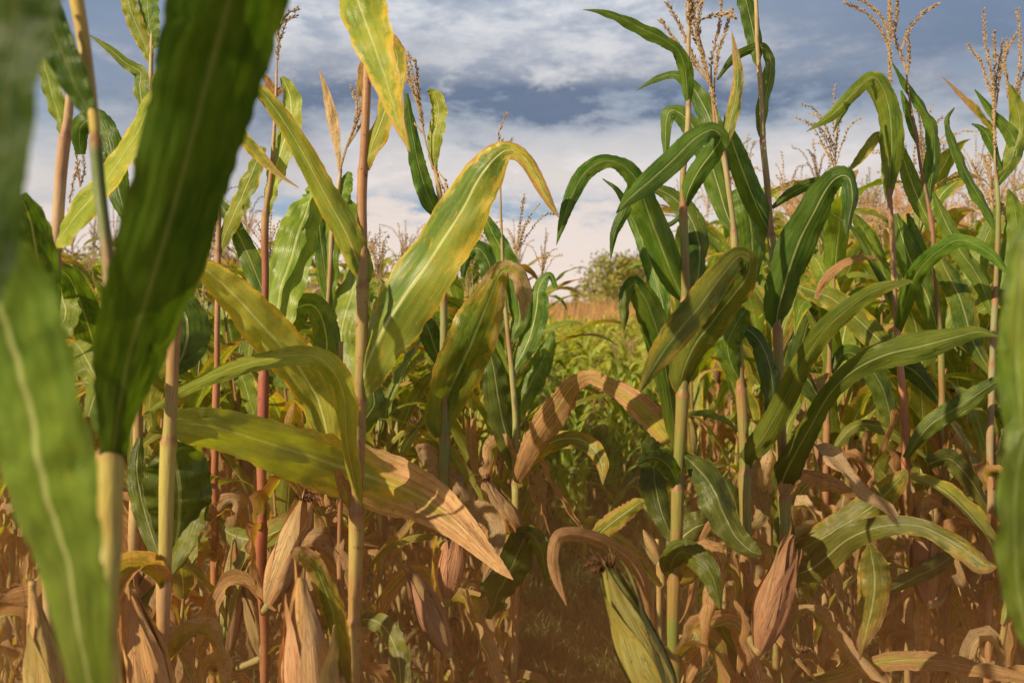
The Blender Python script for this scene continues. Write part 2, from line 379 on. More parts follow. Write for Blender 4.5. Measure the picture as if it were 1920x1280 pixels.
def free_plant(seed,H,nleaf,W=.08,dryness=.45,tassel=True,ear=True,Lf=.72,young=False,nv=4,nseg=14):
    nseg0=nseg
    """returns list of (name, mesh, [(sub name, mesh)])"""
    rs=random.Random(seed); parts=[]
    lean=Vector((rs.uniform(-.11,.11),rs.uniform(-.11,.11),0))
    top=H*(.90 if tassel else .80)
    f=lambda z: Vector((lean.x*(z/H)**1.5*1.2,lean.y*(z/H)**1.5*1.2,z))
    zs=[top*((k+1)/(nleaf+1))**.92 for k in range(nleaf)]
    n=60; C=[f(top*i/n) for i in range(n+1)]; Rd=[.0125*(1-.70*i/n)*(.8 if young else 1) for i in range(n+1)]
    cs=rs.choice([(SK_GREEN,SK_YEL,SK_TAN),(SK_GREEN,SK_RED,SK_RED),(SK_TAN,SK_TAN,SK_RED),(SK_GREEN,SK_GREEN,SK_YEL)])
    if young: cs=(SK_GREEN,SK_GREEN,SK_YEL)
    parts.append(('stalk',stalk_mesh('stalk',C,Rd,[(H,cs[0]),(H*.5,cs[1]),(0,cs[2])],zs,seed,ns=7),[]))
    a0=rs.uniform(0,2*PI)
    for k,z in enumerate(zs):
        t=z/top; az=a0+PI*k+rs.uniform(-.35,.35)
        isdry=(t<dryness*rs.uniform(.6,1.3))
        if isdry:
            m=free_leaf(rs,f(z),az,Lf*rs.uniform(.45,.75),W*rs.uniform(.35,.7),R(rs.uniform(40,75)),R(rs.uniform(120,170)),twist=rs.uniform(-5,5),side=rs.uniform(-1.2,1.2),brk=rs.uniform(.08,.30),
                fold=rs.uniform(.5,1.3),wave=.30,freq=6,crump=.35,ragged=.6,nv=nv,nseg=nseg,yel=.8,dry=(rs.uniform(.4,.8),1.2),shade=rs.uniform(.38,.55))
        else:
            pt=rs.random()
            m=free_leaf(rs,f(z),az,Lf*rs.uniform(.8,1.15)*(1-.35*max(0,t-.6)/.4),W*rs.uniform(.85,1.15),R(rs.uniform(50,74)),R(rs.uniform(70,150)),twist=rs.uniform(-.7,.7),side=rs.uniform(-.4,.4),
                fold=rs.uniform(.15,.4),wave=.10,freq=rs.uniform(4,8),nv=nv,nseg=nseg,yel=rs.choice([.05,.15,.3,.6,.9]) if not young else rs.choice([.1,.4,.7]),
                dry=(0,rs.choice([0,0,.3,.7,.9])) if not young else (0,rs.choice([0,.2,.5])),shade=rs.uniform(.46,.70)*(1.25 if young else 1),warm=(rs.uniform(0,.3),rs.uniform(.05,.6)) if not young else (.0,.40))
        parts.append(('leaf',m,[]))
    if tassel:
        T0=f(top); br=[[T0,T0+Vector((0,0,.1)),T0+Vector((.01,.0,.22)),T0+Vector((.02,.01,.34))]]
        for k in range(rs.randint(5,9)):
            a=rs.uniform(0,2*PI); b=T0+Vector((0,0,rs.uniform(.07,.15))); hd=Vector((math.cos(a),math.sin(a),0)); l=rs.uniform(.12,.22); sp=rs.uniform(.15,.75)
            br.append([b,b+hd*l*sp*.35+Vector((0,0,l*.4)),b+hd*l*sp*.8+Vector((0,0,l*.75)),b+hd*l*sp*1.3+Vector((0,0,l*(1-.3*sp)))])
        V,Fc=tassel_geo(br,.0017,step=.013,sl=.012,seed=seed,bare=.12)
        parts.append(('tassel',mkmesh('tassel',V,Fc,'tassel',smooth=False),[]))
    if ear:
        z=H*rs.uniform(.36,.45); a=rs.uniform(0,2*PI); b=f(z)+Vector((math.cos(a),math.sin(a),0))*.012
        td=rs.choice([(.045,.20),(.05,.19),(.09,-.14)])
        t=b+Vector((math.cos(a)*td[0],math.sin(a)*td[0],td[1]))
        col=rs.choice([(.60,.40,.24),(.55,.36,.22),(.42,.34,.13)])
        body,lv,sk=ear_parts(b,t,.026,col,seed+5,True,2)
        V,Fc,lc,par=[list(q) for q in body]
        subs=[('husk_leaf',mkmesh('husk_leaf',q[0],q[1],'corn_husk',q[2],q[3])) for q in lv]+[('silk',mkmesh('silk',sk[0],sk[1],'silk'))]
        parts.append(('ear',mkmesh('ear',V,Fc,'corn_husk',lc,par),subs))
    return parts
def place(name,parts,loc,rz,s,label,group,cat='corn plant'):
    r=bpy.data.objects.new(name,None); COL.objects.link(r); r.location=loc; r.rotation_euler=(random.gauss(0,.045),random.gauss(0,.045),rz); r.scale=(s,s,s); r.empty_display_size=.1
    tag(r,label,cat,group)
    for nm,me,subs in parts:
        o=link(nm,me,r)
        for sn,sm in subs: link(sn,sm,o)
    return r
# ------------------------------------------------------------------ traced plants (near rows)
class Plant:
    def __init__(s,label,pts,cols,foot=None,nodes=(),blot=.3,d=2.0,seed=1,ext=True,ws=1.,sh=1.,fo=0.):
        """pts: (x,y,width px[,depth]) from top to bottom, as it stands"""
        s.d=d; s.n=0; s.seed=seed; s.ws=ws; s.sh=sh; s.fo=fo  # sh dims leaf colour: shadow over the right-hand group painted in
        pp=[(q[0],q[1],q[2],(q[3] if len(q)>3 else d)) for q in pts]
        W=[]
        for x,y,wd,dd in pp:
            c=P(x,y,dd); W.append((c.x,c.y,c.z,wd*dd/F/2))
        last=W[-1]; prev=W[-2]
        if ext and last[2]>0.01:
            dz=last[2]; W.append((last[0]+(last[0]-prev[0])*.15,last[1],last[2]*.5,last[3]*1.05)); W.append((W[-1][0],last[1],-.02,last[3]*1.1))
        S=catmull(W,14); C=[Vector(q[:3]) for q in S]; Rd=[max(.0006,q[3]) for q in S]
        s.o=Vector((C[-1].x,C[-1].y,0))
        s.root=bpy.data.objects.new('corn_plant',None); COL.objects.link(s.root); s.root.location=s.o; s.root.empty_display_size=.1
        tag(s.root,label,'corn plant')
        nz=[P(x,y,d).z for x,y in nodes]
        if ext:
            z=min(nz+[W[0][2]-.2])-.16
            while z>.05: nz.append(z); z-=.15
        s.nz=nz; s.C=C
        ncol=len(cols); z1=C[0].z; z0=.0
        cz=[(P(0,y,d).z if y is not None else 0,c) for y,c in cols]
        s.stalk=link('stalk',stalk_mesh('stalk',C,Rd,cz,nz,seed,blot,ns=14,origin=s.o),s.root)
    def leaf(s,pts,tilt=.6,dd=(0,0),fold=.22,wave=.06,freq=7,yel=.25,dry=(0,0),shade=.5,warm=(0,0),label=None,ragged=.16,samp=10,d=None,name='leaf'):
        """pts: (x,y,visible width) base to tip; dd: depth offset base/tip (nearer < 0)"""
        s.n+=1; seed=s.seed*31+s.n; D=d or s.d
        q=[]; L=[0]
        for a,b in zip(pts,pts[1:]): L.append(L[-1]+math.hypot(b[0]-a[0],b[1]-a[1]))
        for p,l in zip(pts,L):
            t=l/L[-1]; dep=D+(p[3] if len(p)>3 else dd[0]+(dd[1]-dd[0])*t); q.append((p[0],p[1],p[2],dep))
        S=catmull(q,samp); n=len(S); C=[];A=[]; pv=None
        for i in range(n):
            x,y,wd,dep=S[i]
            if q[0][2]>0 and wd<0 and min(k[2] for k in q)>=0: wd=.5
            C.append(P(x,y,dep))
            tx=S[min(i+2,n-1)][0]-S[max(i-2,0)][0]; ty=-(S[min(i+2,n-1)][1]-S[max(i-2,0)][1])
            l=math.hypot(tx,ty) or 1; px,py=ty/l,-tx/l
            dot=px*-.6+py*.6
            tz=-tilt*max(-1,min(1,2*dot))+.42*mnoise.noise(Vector((i/n*4.2,seed*1.3,.5)))
            k=wd*.93*s.ws*dep/F/2
            A.append(CR@(Vector((px,py,tz))*k))
        # smooth across vectors a little
        for _ in range(2): A=[A[0]]+[(A[i-1]+A[i]*2+A[i+1])/4 for i in range(1,n-1)]+[A[-1]]
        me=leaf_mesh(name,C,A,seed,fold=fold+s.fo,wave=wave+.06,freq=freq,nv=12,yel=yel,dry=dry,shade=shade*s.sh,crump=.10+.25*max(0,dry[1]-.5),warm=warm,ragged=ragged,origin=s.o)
        o=link(name,me,s.root)
        if label: o['label']=label
        return o
    def sheath(s,y0,y1,wpx,col=(.36,.36,.12)):
        pass
    def tassel(s,brs,th=.0022,step=.006,sl=.009,d=None,bare=.25,seed=3,mat='tassel'):
        D=d or s.d; rs=random.Random(seed); B=[]
        for br in brs:
            k=rs.uniform(-.05,.05); B.append([P(x,y,D+k*i/(len(br)-1)) for i,(x,y) in enumerate(br)])
        V,Fc=tassel_geo(B,th,step,sl,seed,bare)
        link('tassel',mkmesh('tassel',V,Fc,mat,smooth=False,origin=s.o),s.root)
    def ear(s,base,tip,wpx,col,dd=0,silk=True,nl=3,bend=0,tipd=0):
        s.n+=1; D=s.d+dd
        b=P(base[0],base[1],D); t=P(tip[0],tip[1],D+tipd)
        add_ear(s.root,s.o,b,t,wpx*D/F/2,col,s.seed*7+s.n,silk,nl,bend)
        q=min(s.C,key=lambda p:abs(p.z-max(.02,b.z-.05))); ax=(t-b).normalized()
        v,f=tube([q,q*.5+b*.5-ax*.02,b-ax*.004,b+ax*.02],[.009,.009,.0105,.009],8)
        link('shank',mkmesh('shank',v,f,'corn_stalk',[(0,0,.3)]*len(v),[(.42,.34,.14,.2)]*len(v),origin=s.o),s.root)
    def dress(s,n=4,zmax=None,seed=0,dry=.9,L=.5,W=.05):
        """withered leaves hanging from the lower joints of the stalk"""
        rs=random.Random(s.seed*5+seed)
        zs=sorted([z for z in s.nz if z<(zmax or 1.0)],reverse=True)[:n+1]; zs+=[z-.03 for z in zs[:n]]
        for k,z in enumerate(zs):
            c=min(s.C,key=lambda p:abs(p.z-z)); az=rs.uniform(0,2*PI)
            me=free_leaf(rs,c-s.o,az,L*rs.uniform(.5,1.0),W*rs.uniform(.45,1.15),R(rs.uniform(35,75)),R(rs.uniform(110,165)),twist=rs.uniform(-5,5),side=rs.uniform(-1.2,1.2),nseg=26,nv=8,brk=rs.uniform(.08,.32),
                fold=rs.uniform(.5,1.3),wave=.30,freq=6,crump=.35,ragged=.6,yel=.8,dry=(rs.uniform(.3,.8)*dry,1.2*dry),shade=rs.uniform(.42,.6))
            link('leaf',me,s.root)
G_=SK_GREEN; T_=SK_TAN; R_=SK_RED; Y_=SK_YEL
DRYC=(.62,.40,.24); HUSK=(.80,.54,.24)
# main stalk left of the gap
A=Plant('tall spotted tan corn stalk left of the gap, its broad yellow-edged leaf folded over',
 [(694,-60,15),(688,160,16),(681,310,17),(680,430,19),(680,530,21),(678,640,23),(674,750,24),(671,860,25),(668,960,26),(667,1060,28),(665,1160,28),(663,1290,28)],
 [(0,(.60,.40,.20)),(330,(.60,.34,.17)),(520,(.50,.36,.13)),(760,(.42,.32,.11)),(900,(.46,.24,.10)),(1000,(.52,.38,.12)),(1280,(.50,.40,.13))],
 nodes=[(681,315),(680,535),(674,750),(668,960),(665,1165)],blot=.75,d=1.9,seed=1)
A.leaf([(683,318,18),(700,262,42),(728,190,52),(744,120,40),(736,80,30),(718,64,24),(707,78,14)],tilt=.5,yel=.95,warm=(.5,.9),dry=(0,.7),shade=.56,dd=(0,-.05))
A.leaf([(672,752,26),(676,722,54),(702,650,92),(742,580,118),(800,490,128),(862,398,108),(905,325,84),(938,287,52),(965,283,34),(990,305,30),(1012,345,26),(1032,383,15),(1048,408,2)],
 tilt=.25,dd=(0,-.12),yel=.58,warm=(.05,.3),dry=(0,.60),shade=.60,fold=.36,wave=.035,samp=12)
A.leaf([(682,532,22),(676,505,46),(650,440,60),(612,370,54),(575,300,46),(540,240,40),(505,190,32),(480,165,27),(462,165,24),(452,190,20),(446,225,8)],
 tilt=.3,dd=(0,-.10),yel=.60,warm=(.2,.6),dry=(0,.5),shade=.60,fold=.4,samp=12)
A.leaf([(669,962,16),(662,900,30),(650,820,40),(645,750,52),(628,700,54),(590,668,44),(530,668,40),(460,682,38),(390,708,32),(330,738,22),(268,778,3)],
 tilt=.5,dd=(0,-.28),yel=.45,warm=(.7,.25),shade=.68,fold=.3,samp=12,wave=.04)
A.leaf([(667,1168,14),(690,1160,30),(720,1175,44),(742,1215,46),(750,1260,40),(752,1320,20)],tilt=.5,dd=(0,-.1),yel=.3,shade=.46,fold=.35)
A.leaf([(665,962,16),(650,930,32),(640,905,26),(630,880,14)],tilt=.4,yel=.6,dry=(.3,.9),shade=.5)
A.leaf([(660,-160,60),(662,-60,92),(672,0,98),(692,60,90),(716,130,64),(735,190,44),(748,235,24),(768,285,2)],tilt=.35,dd=(-.35,-.55),yel=.62,warm=(.25,.6),dry=(0,.55),shade=.66,fold=.2,samp=12,
 label='broad leaf hanging from above with yellow edges and a brown tip')
A.leaf([(672,180,8),(676,140,16),(690,100,22),(706,60,18),(722,55,10)],tilt=.2,yel=.9,dry=(.5,1),shade=.45)
A.tassel([[(637,318),(650,275),(672,215),(684,160)],[(655,262),(668,230),(678,190),(672,150)],[(650,275),(676,235),(690,205)],[(668,222),(668,190),(660,165)]],bare=.45,d=2.0,th=.003)
# large leaf from stalk B sweeping right
B=Plant('yellow corn stalk bearing the long green leaf that sweeps right to a brown tip',
 [(338,540,20),(328,620,22),(320,720,24),(316,830,27),(312,950,28),(309,1080,27),(306,1180,24),(303,1290,24)],
 [(540,(.52,.38,.16)),(700,(.50,.34,.14)),(850,(.54,.46,.12)),(1060,(.58,.46,.14)),(1100,(.62,.40,.20)),(1280,(.60,.40,.18))],
 nodes=[(326,600),(314,825),(309,1080)],blot=.2,d=1.62,seed=2)
B.leaf([(306,792,40,.04),(330,792,60,.05),(400,800,76,.10),(500,830,98,.19),(600,862,112,.28),(700,896,118,.35),(785,930,102,.33),(850,975,70,.26),(905,1030,38,.18),(935,1060,24,.13),(962,1086,2,.10)],
 tilt=.75,dd=(.05,.75),yel=.30,warm=(.55,.7),dry=(-.35,1.25),shade=.64,fold=.16,wave=.05,freq=5,samp=14,label='long horizontal leaf, green at its base and brown at its tip')
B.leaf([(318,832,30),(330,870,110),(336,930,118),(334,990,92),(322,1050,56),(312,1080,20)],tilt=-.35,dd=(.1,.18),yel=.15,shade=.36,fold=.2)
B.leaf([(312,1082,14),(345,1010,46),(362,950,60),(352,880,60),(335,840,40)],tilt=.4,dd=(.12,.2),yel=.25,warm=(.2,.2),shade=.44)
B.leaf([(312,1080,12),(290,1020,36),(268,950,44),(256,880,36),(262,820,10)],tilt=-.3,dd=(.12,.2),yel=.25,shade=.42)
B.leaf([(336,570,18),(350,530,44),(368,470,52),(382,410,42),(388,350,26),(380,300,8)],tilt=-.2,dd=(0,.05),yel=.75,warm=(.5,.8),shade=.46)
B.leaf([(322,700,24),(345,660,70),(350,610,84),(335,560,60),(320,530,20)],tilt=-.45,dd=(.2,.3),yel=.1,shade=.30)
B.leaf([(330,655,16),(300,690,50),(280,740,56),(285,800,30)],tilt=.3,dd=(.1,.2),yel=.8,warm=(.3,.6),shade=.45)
B.ear((306,1400),(240,1098),88,HUSK,dd=-.08,silk=False)
B.ear((560,1000),(560,1001),1,HUSK,silk=False,nl=1) if False else None
B.dress(3)
# red stalks behind
Cc=Plant('thin pinkish red corn stalk left of the darker red one, joints dark red',
 [(410,320,9),(409,470,10),(407,620,11),(405,760,13),(403,900,14),(402,1050,14),(400,1290,14)],
 [(320,(.60,.40,.26)),(520,(.55,.33,.20)),(700,(.50,.22,.12)),(950,(.48,.15,.08)),(1200,(.50,.24,.07))],nodes=[(408,470),(406,700),(403,970),(402,1045)],blot=.5,d=2.7,seed=3)
Cc.leaf([(409,476,12),(425,430,34),(448,380,44),(470,330,40),(485,292,30),(492,275,14)],tilt=.4,yel=.6,warm=(.3,.3),shade=.52,dd=(0,-.05))
Cc.leaf([(498,560,40),(470,490,42),(440,425,32),(412,380,22),(395,345,6)],tilt=-.2,yel=.3,shade=.42,dd=(0,.05))
Cc.leaf([(412,330,4),(432,232,16),(458,262,26),(490,296,24),(520,325,12),(560,352,2)],tilt=.3,yel=.9,warm=(.3,.9),dry=(0,.7),shade=.5,dd=(-.4,-.4))
Cc.leaf([(406,705,14),(440,690,30),(455,710,40),(470,760,34),(480,800,8)],tilt=.4,yel=.3,shade=.5)
Cc.leaf([(404,968,12),(430,1000,34),(480,1010,40),(550,985,34),(640,965,6)],tilt=.6,yel=.05,shade=.55,dd=(0,-.2))
Cc.leaf([(403,975,12),(370,960,30),(345,985,34),(350,1010,20),(390,1010,6)],tilt=.5,yel=.1,shade=.52,dd=(0,-.1))
Cc.ear((428,1215),(440,1010),46,(.60,.38,.18),silk=False,dd=-.1)
Cc.ear((492,1230),(458,1075),38,(.58,.38,.18),silk=False,dd=-.1)
Cc.tassel([[(410,330),(409,300),(408,260)]],bare=.2,th=.001)
Cc.dress(4)
D=Plant('dark red corn stalk with a dry ear tipped by black silk leaning beside it',
 [(518,130,4),(512,300,8),(499,395,12),(497,500,13),(496,600,14),(495,700,18),(492,800,20),(490,900,19),(490,1000,20),(494,1110,18),(496,1290,16)],
 [(130,(.58,.42,.24)),(400,(.50,.32,.12)),(480,(.34,.11,.08)),(700,(.45,.15,.085)),(780,(.40,.13,.09)),(860,(.52,.20,.10)),(1000,(.44,.13,.075)),(1280,(.40,.16,.07))],
 nodes=[(499,400),(496,705),(490,988)],blot=.6,d=2.35,seed=4)
D.leaf([(499,402,14),(503,370,28),(512,330,38),(530,270,54),(545,215,48),(540,170,34),(527,145,10)],tilt=.5,yel=.35,warm=(.4,.4),shade=.68)
D.leaf([(500,690,20),(508,640,60),(520,570,84),(540,500,92),(560,430,84),(577,385,60),(583,362,30),(575,352,10)],tilt=.45,yel=.2,warm=(.3,.2),shade=.68,dd=(0,.1),fold=.12)
D.leaf([(480,660,30),(540,600,60),(560,575,60),(590,575,50),(608,610,54),(612,660,56),(600,700,40)],tilt=.3,yel=.3,warm=(.3,.1),shade=.50,dd=(.1,.1))
D.leaf([(492,140,5),(500,150,14),(515,172,18),(530,165,10)],tilt=.2,yel=1,dry=(.6,1),shade=.5)
D.leaf([(496,710,14),(540,720,20),(520,690,30)],tilt=.2,shade=.5)
D.tassel([[(518,170),(520,110),(523,60),(522,-10)],[(520,75),(512,45),(510,10)],[(521,60),(535,30),(560,15)],[(522,50),(538,38),(556,28)],[(520,90),(530,60),(536,40)],[(520,60),(528,20),(530,-10)]],bare=.3,th=.0022,step=.005)
D.ear((505,1130),(572,928),66,(.82,.54,.27),dd=-.18,bend=-.03)
D.leaf([(500,1100,14),(525,1060,34),(550,1020,34),(572,960,26),(580,925,8)],tilt=.3,dd=(-.05,-.1),yel=.9,dry=(.9,1.2),shade=.42)
D.dress(4)
# yellow arching leaf, stalk hidden
X1=Plant('corn plant with the bright orange-yellow leaf arching between the two leftmost red stalks',
 [(640,640,8),(640,760,9),(638,900,10),(636,1100,10),(634,1290,10)],[(640,T_),(900,R_),(1280,T_)],d=2.15,seed=5,nodes=[(638,900)])
X1.leaf([(622,860,20),(610,800,66),(590,740,88),(555,680,94),(510,630,92),(460,575,84),(415,530,62),(382,505,40),(362,512,16)],tilt=.55,dd=(0,-.2),yel=.85,warm=(.1,2.0),dry=(0,.25),shade=.72,fold=.14,samp=12,
 label='orange-yellow arching leaf turning green towards its base')
X1.leaf([(637,880,14),(655,820,40),(700,760,46),(690,700,30)],tilt=-.3,yel=.2,shade=.4,dd=(.2,.3))
X1.dress(3)
# first stalk at the left edge
E=Plant('pale tan corn stalk near the left edge, long yellow-edged leaf rising right',
 [(132,150,14),(127,220,18),(122,260,20),(112,370,22),(104,480,24),(102,540,24),(98,700,24),(92,900,24),(88,1290,24)],
 [(150,(.62,.40,.20)),(300,(.66,.44,.24)),(480,(.62,.44,.26)),(600,(.62,.46,.28)),(1280,T_)],nodes=[(123,252),(104,488)],blot=.1,d=1.55,seed=6)
E.leaf([(122,256,20),(112,225,44),(96,170,46),(82,120,42),(70,85,30),(60,70,10)],tilt=.5,yel=.35,warm=(.3,.3),shade=.56)
E.leaf([(104,488,22),(100,460,46),(125,425,60),(180,360,64),(230,290,62),(262,235,54),(285,180,40),(300,130,20)],tilt=.5,dd=(0,-.1),yel=.55,warm=(.45,.45),dry=(0,.3),shade=.74,fold=.14)
E.leaf([(131,190,10),(120,150,22),(105,110,20),(95,75,8)],tilt=.3,yel=1,dry=(.4,.9),shade=.55)
E.leaf([(96,500,20),(130,520,44),(155,580,60),(175,640,54),(190,700,16)],tilt=-.5,yel=.2,shade=.36,dd=(.1,.3))
E.leaf([(95,640,20),(120,600,60),(118,560,60),(95,520,40)],tilt=.5,yel=.2,warm=(.3,.3),shade=.52,dd=(.1,.2))
E.leaf([(92,720,20),(80,620,60),(75,520,76),(58,420,66),(40,365,20)],tilt=-.2,yel=.1,shade=.42,dd=(0,-.2))
E.leaf([(165,780,30),(180,720,70),(160,670,60),(140,640,20)],tilt=.5,yel=.3,warm=(.3,.3),shade=.5,dd=(-.1,0))
E.tassel([[(150,300),(140,330),(130,380)],[(150,350),(145,310),(142,270)],[(150,350),(158,320),(155,290)]],bare=.1,d=2.6)
E.dress(2)
# plant with leaves above, partly behind the big blurred leaf
W2=Plant('corn plant behind the big blurred leaf, pale leaf tips bending left at the top',
 [(284,60,8),(282,180,9),(276,300,12),(270,500,14),(262,700,18),(255,900,22),(252,1100,22),(250,1290,22)],[(60,(.58,.46,.22)),(500,Y_),(900,(.62,.42,.2)),(1280,T_)],d=1.9,seed=7,nodes=[(280,200),(254,930)])
W2.leaf([(280,215,14),(268,200,30),(262,165,34),(262,135,30),(235,118,22),(205,92,16),(168,66,2)],tilt=.5,yel=.3,warm=(.2,.3),shade=.52)
W2.leaf([(282,120,12),(270,80,34),(252,40,36),(238,0,34),(225,-40,20)],tilt=.4,yel=.7,warm=(.3,.4),shade=.54)
W2.leaf([(290,90,16),(280,50,40),(275,0,46),(270,-60,30)],tilt=.3,yel=.2,shade=.45)
W2.leaf([(250,430,20),(225,370,40),(212,300,50),(200,250,46),(180,222,40),(150,240,40),(150,290,20)],tilt=-.2,yel=.1,shade=.36,dd=(0,.1))
W2.leaf([(262,330,14),(258,290,34),(268,230,40),(278,190,26)],tilt=.4,yel=.8,dry=(.2,.6),shade=.5)
W2.leaf([(255,930,16),(245,820,26),(262,740,34),(255,660,26)],tilt=.3,yel=.8,warm=(.6,.6),shade=.5)
W2.leaf([(254,1180,12),(262,1120,40),(275,1070,44),(262,1045,20)],tilt=-.4,yel=.1,shade=.34)
W2.leaf([(252,1120,18),(285,1060,50),(300,1000,60),(280,930,34)],tilt=.3,yel=.8,dry=(.9,1.1),shade=.5)
W2.dress(3)
# very near, out of focus
Fp=Plant('out-of-focus yellow corn stalk closest to the lens on the left, with huge blurred leaves',
 [(142,-40,28,1.0),(158,90,24,1.0),(172,190,22,.98),(180,260,20,.96),(190,400,22,.93),(202,600,24,.90),(212,740,28,.88),(213,850,44,.86),(208,1000,46,.85),(196,1290,52,.83)],
 [(-40,(.70,.50,.12)),(200,(.66,.48,.12)),(260,(.12,.16,.03)),(700,(.17,.22,.04)),(830,(.58,.50,.12)),(1280,(.62,.52,.12))],nodes=[(176,232),(213,845)],blot=.05,d=.86,seed=8)
Fp.leaf([(210,900,26),(213,862,50),(217,800,60),(236,700,108),(275,560,146),(322,400,172),(365,240,190),(405,90,204),(440,-40,210),(470,-160,200)],tilt=-.5,dd=(0,-.26),yel=.06,shade=.30,fold=.14,wave=-.03,samp=12,
 label='huge blurred dark green leaf rising to the top')
Fp.leaf([(190,1420,50),(168,1290,90),(138,1130,160),(100,970,220),(66,820,250),(30,680,260),(-10,540,230),(-60,420,140)],tilt=.35,dd=(0,-.12),d=.62,yel=.10,warm=(.20,.05),shade=.84*.72,fold=.12,wave=-.04,samp=12,
 label='wide blurred pale green leaf with a pink midrib at the left edge')
Fp.leaf([(-60,620,60),(-20,480,110),(0,330,120),(10,180,150),(20,40,180),(40,-100,200)],tilt=.1,d=.42,dd=(0,0),yel=.05,wave=-.04,shade=.20,fold=.1,label='blurred green leaf across the top left corner')
Fp.leaf([(178,228,18),(150,180,50),(120,110,64),(95,40,60),(80,-30,40)],tilt=-.3,dd=(0,0),d=.97,yel=.05,shade=.30)
Fp.leaf([(215,860,20),(190,800,40),(185,740,20)],tilt=.2,yel=.2,shade=.4)
# column beneath thin brown leaf
I=Plant('slim corn stalk behind the main one, topped by a single upright withered brown leaf',
 [(637,310,5),(632,360,8),(625,430,9),(615,560,9),(612,650,10),(606,800,12),(602,920,13),(600,1290,14)],[(310,(.60,.46,.3)),(560,T_),(660,R_),(920,(.50,.18,.08)),(1280,T_)],d=2.7,seed=9,nodes=[(636,320),(616,575)],blot=.3)
I.leaf([(637,320,6),(632,280,14),(624,230,24),(614,185,18),(605,150,8),(598,128,1)],tilt=.3,yel=1,dry=(.9,1.2),shade=.58,warm=(1,1))
I.leaf([(616,580,14),(612,520,44),(614,460,50),(620,410,44),(640,385,40),(658,400,34),(660,430,16)],tilt=.3,yel=.2,warm=(.2,.2),shade=.50)
I.leaf([(618,570,12),(608,500,30),(600,440,34),(598,400,24),(600,380,8)],tilt=-.3,yel=.3,shade=.42)
I.leaf([(628,400,10),(640,370,34),(648,340,30),(655,322,10)],tilt=.4,yel=.2,shade=.5)
I.leaf([(640,900,20),(640,700,60),(640,620,76),(655,560,76),(670,500,50),(680,470,20)],tilt=.45,yel=.3,warm=(.3,.3),shade=.58,dd=(0,.2))
I.leaf([(680,560,12),(670,480,30),(640,360,10)],tilt=.3,yel=.2,shade=.4,dd=(.1,.3))
I.dress(4)
W1=Plant('short corn plant at the bottom, its broken green leaf bent over the largest dry ear',
 [(640,1200,14),(642,1290,16),(642,1400,16)],[(1200,Y_),(1280,T_)],d=1.55,seed=10,nodes=[(641,1260)])
W1.leaf([(648,1290,16),(640,1230,34),(625,1150,48),(605,1095,46),(585,1055,40),(562,1038,30),(545,1040,14)],tilt=.4,yel=.8,warm=(.1,.4),dry=(.1,.7),shade=.46,dd=(0,-.1))
W1.leaf([(655,1285,10),(640,1180,30),(620,1120,20)],tilt=.2,yel=1,warm=(.8,.8),shade=.45)
W1.ear((592,1420),(562,1082),100,(.84,.57,.26),dd=-.08,silk=False,nl=4)
# J
J=Plant('corn plant with an upright yellow-green leaf beside a brown tassel against the clouds',
 [(815,312,7),(822,350,9),(830,400,11),(833,500,13),(832,600,14),(832,720,15),(832,840,20),(832,960,20),(830,1290,18)],[(312,(.55,.38,.2)),(500,(.35,.32,.13)),(800,(.22,.28,.08)),(950,(.26,.27,.08)),(1280,R_)],
 nodes=[(815,318),(832,560),(832,818),(832,1010)],blot=.2,d=2.3,seed=12)
J.leaf([(814,318,10),(812,290,24),(815,250,34),(822,210,34),(815,180,26),(803,168,8)],tilt=.5,yel=.4,warm=(.5,.7),shade=.60)
J.leaf([(828,405,18),(808,380,36),(790,330,36),(778,280,30),(768,220,20),(762,175,8)],tilt=-.4,yel=.15,shade=.46)
J.leaf([(830,820,26),(828,790,64),(848,730,92),(876,660,104),(900,600,92),(922,545,62),(938,512,42),(955,505,34),(975,520,34),(984,560,30),(980,605,2)],
 tilt=-.28,yel=.55,warm=(0,.3),dry=(0,.75),shade=.40,fold=.14,dd=(0,-.1),samp=12)
J.leaf([(833,700,14),(815,650,40),(800,610,38),(790,595,10)],tilt=-.3,yel=.1,shade=.34)
J.tassel([[(812,315),(798,265),(788,210),(779,160),(765,98)],[(790,215),(780,180),(764,150),(752,140)],[(792,225),(776,175),(764,130),(762,108)],[(794,235),(785,170),(782,135),(775,110)],[(797,255),(770,225),(745,212)],[(818,318),(835,340),(845,365)],[(820,330),(832,355),(834,372)]],bare=.35,th=.0024,step=.005)
J.ear((838,1120),(858,980),48,(.60,.40,.22),silk=False,dd=-.15)
J.ear((838,1220),(768,1062),52,(.56,.38,.20),silk=False,dd=-.35)
J.leaf([(833,1010,14),(860,960,30),(905,960,44),(930,990,40),(925,1040,24),(905,1090,3)],tilt=.4,yel=1,dry=(.9,1.2),shade=.44,dd=(0,-.15))
J.leaf([(835,1000,16),(870,940,44),(840,890,56),(800,850,40),(780,835,10)],tilt=-.3,yel=.8,dry=(.7,1.1),shade=.36)
J.leaf([(838,960,12),(870,900,22),(845,850,24),(828,830,8)],tilt=.3,yel=.9,warm=(.5,.5),shade=.5)
J.leaf([(820,1005,10),(770,1010,14),(720,1035,12),(680,1075,2)],tilt=.5,yel=.8,warm=(.8,.9),shade=.50)
J.dress(5)
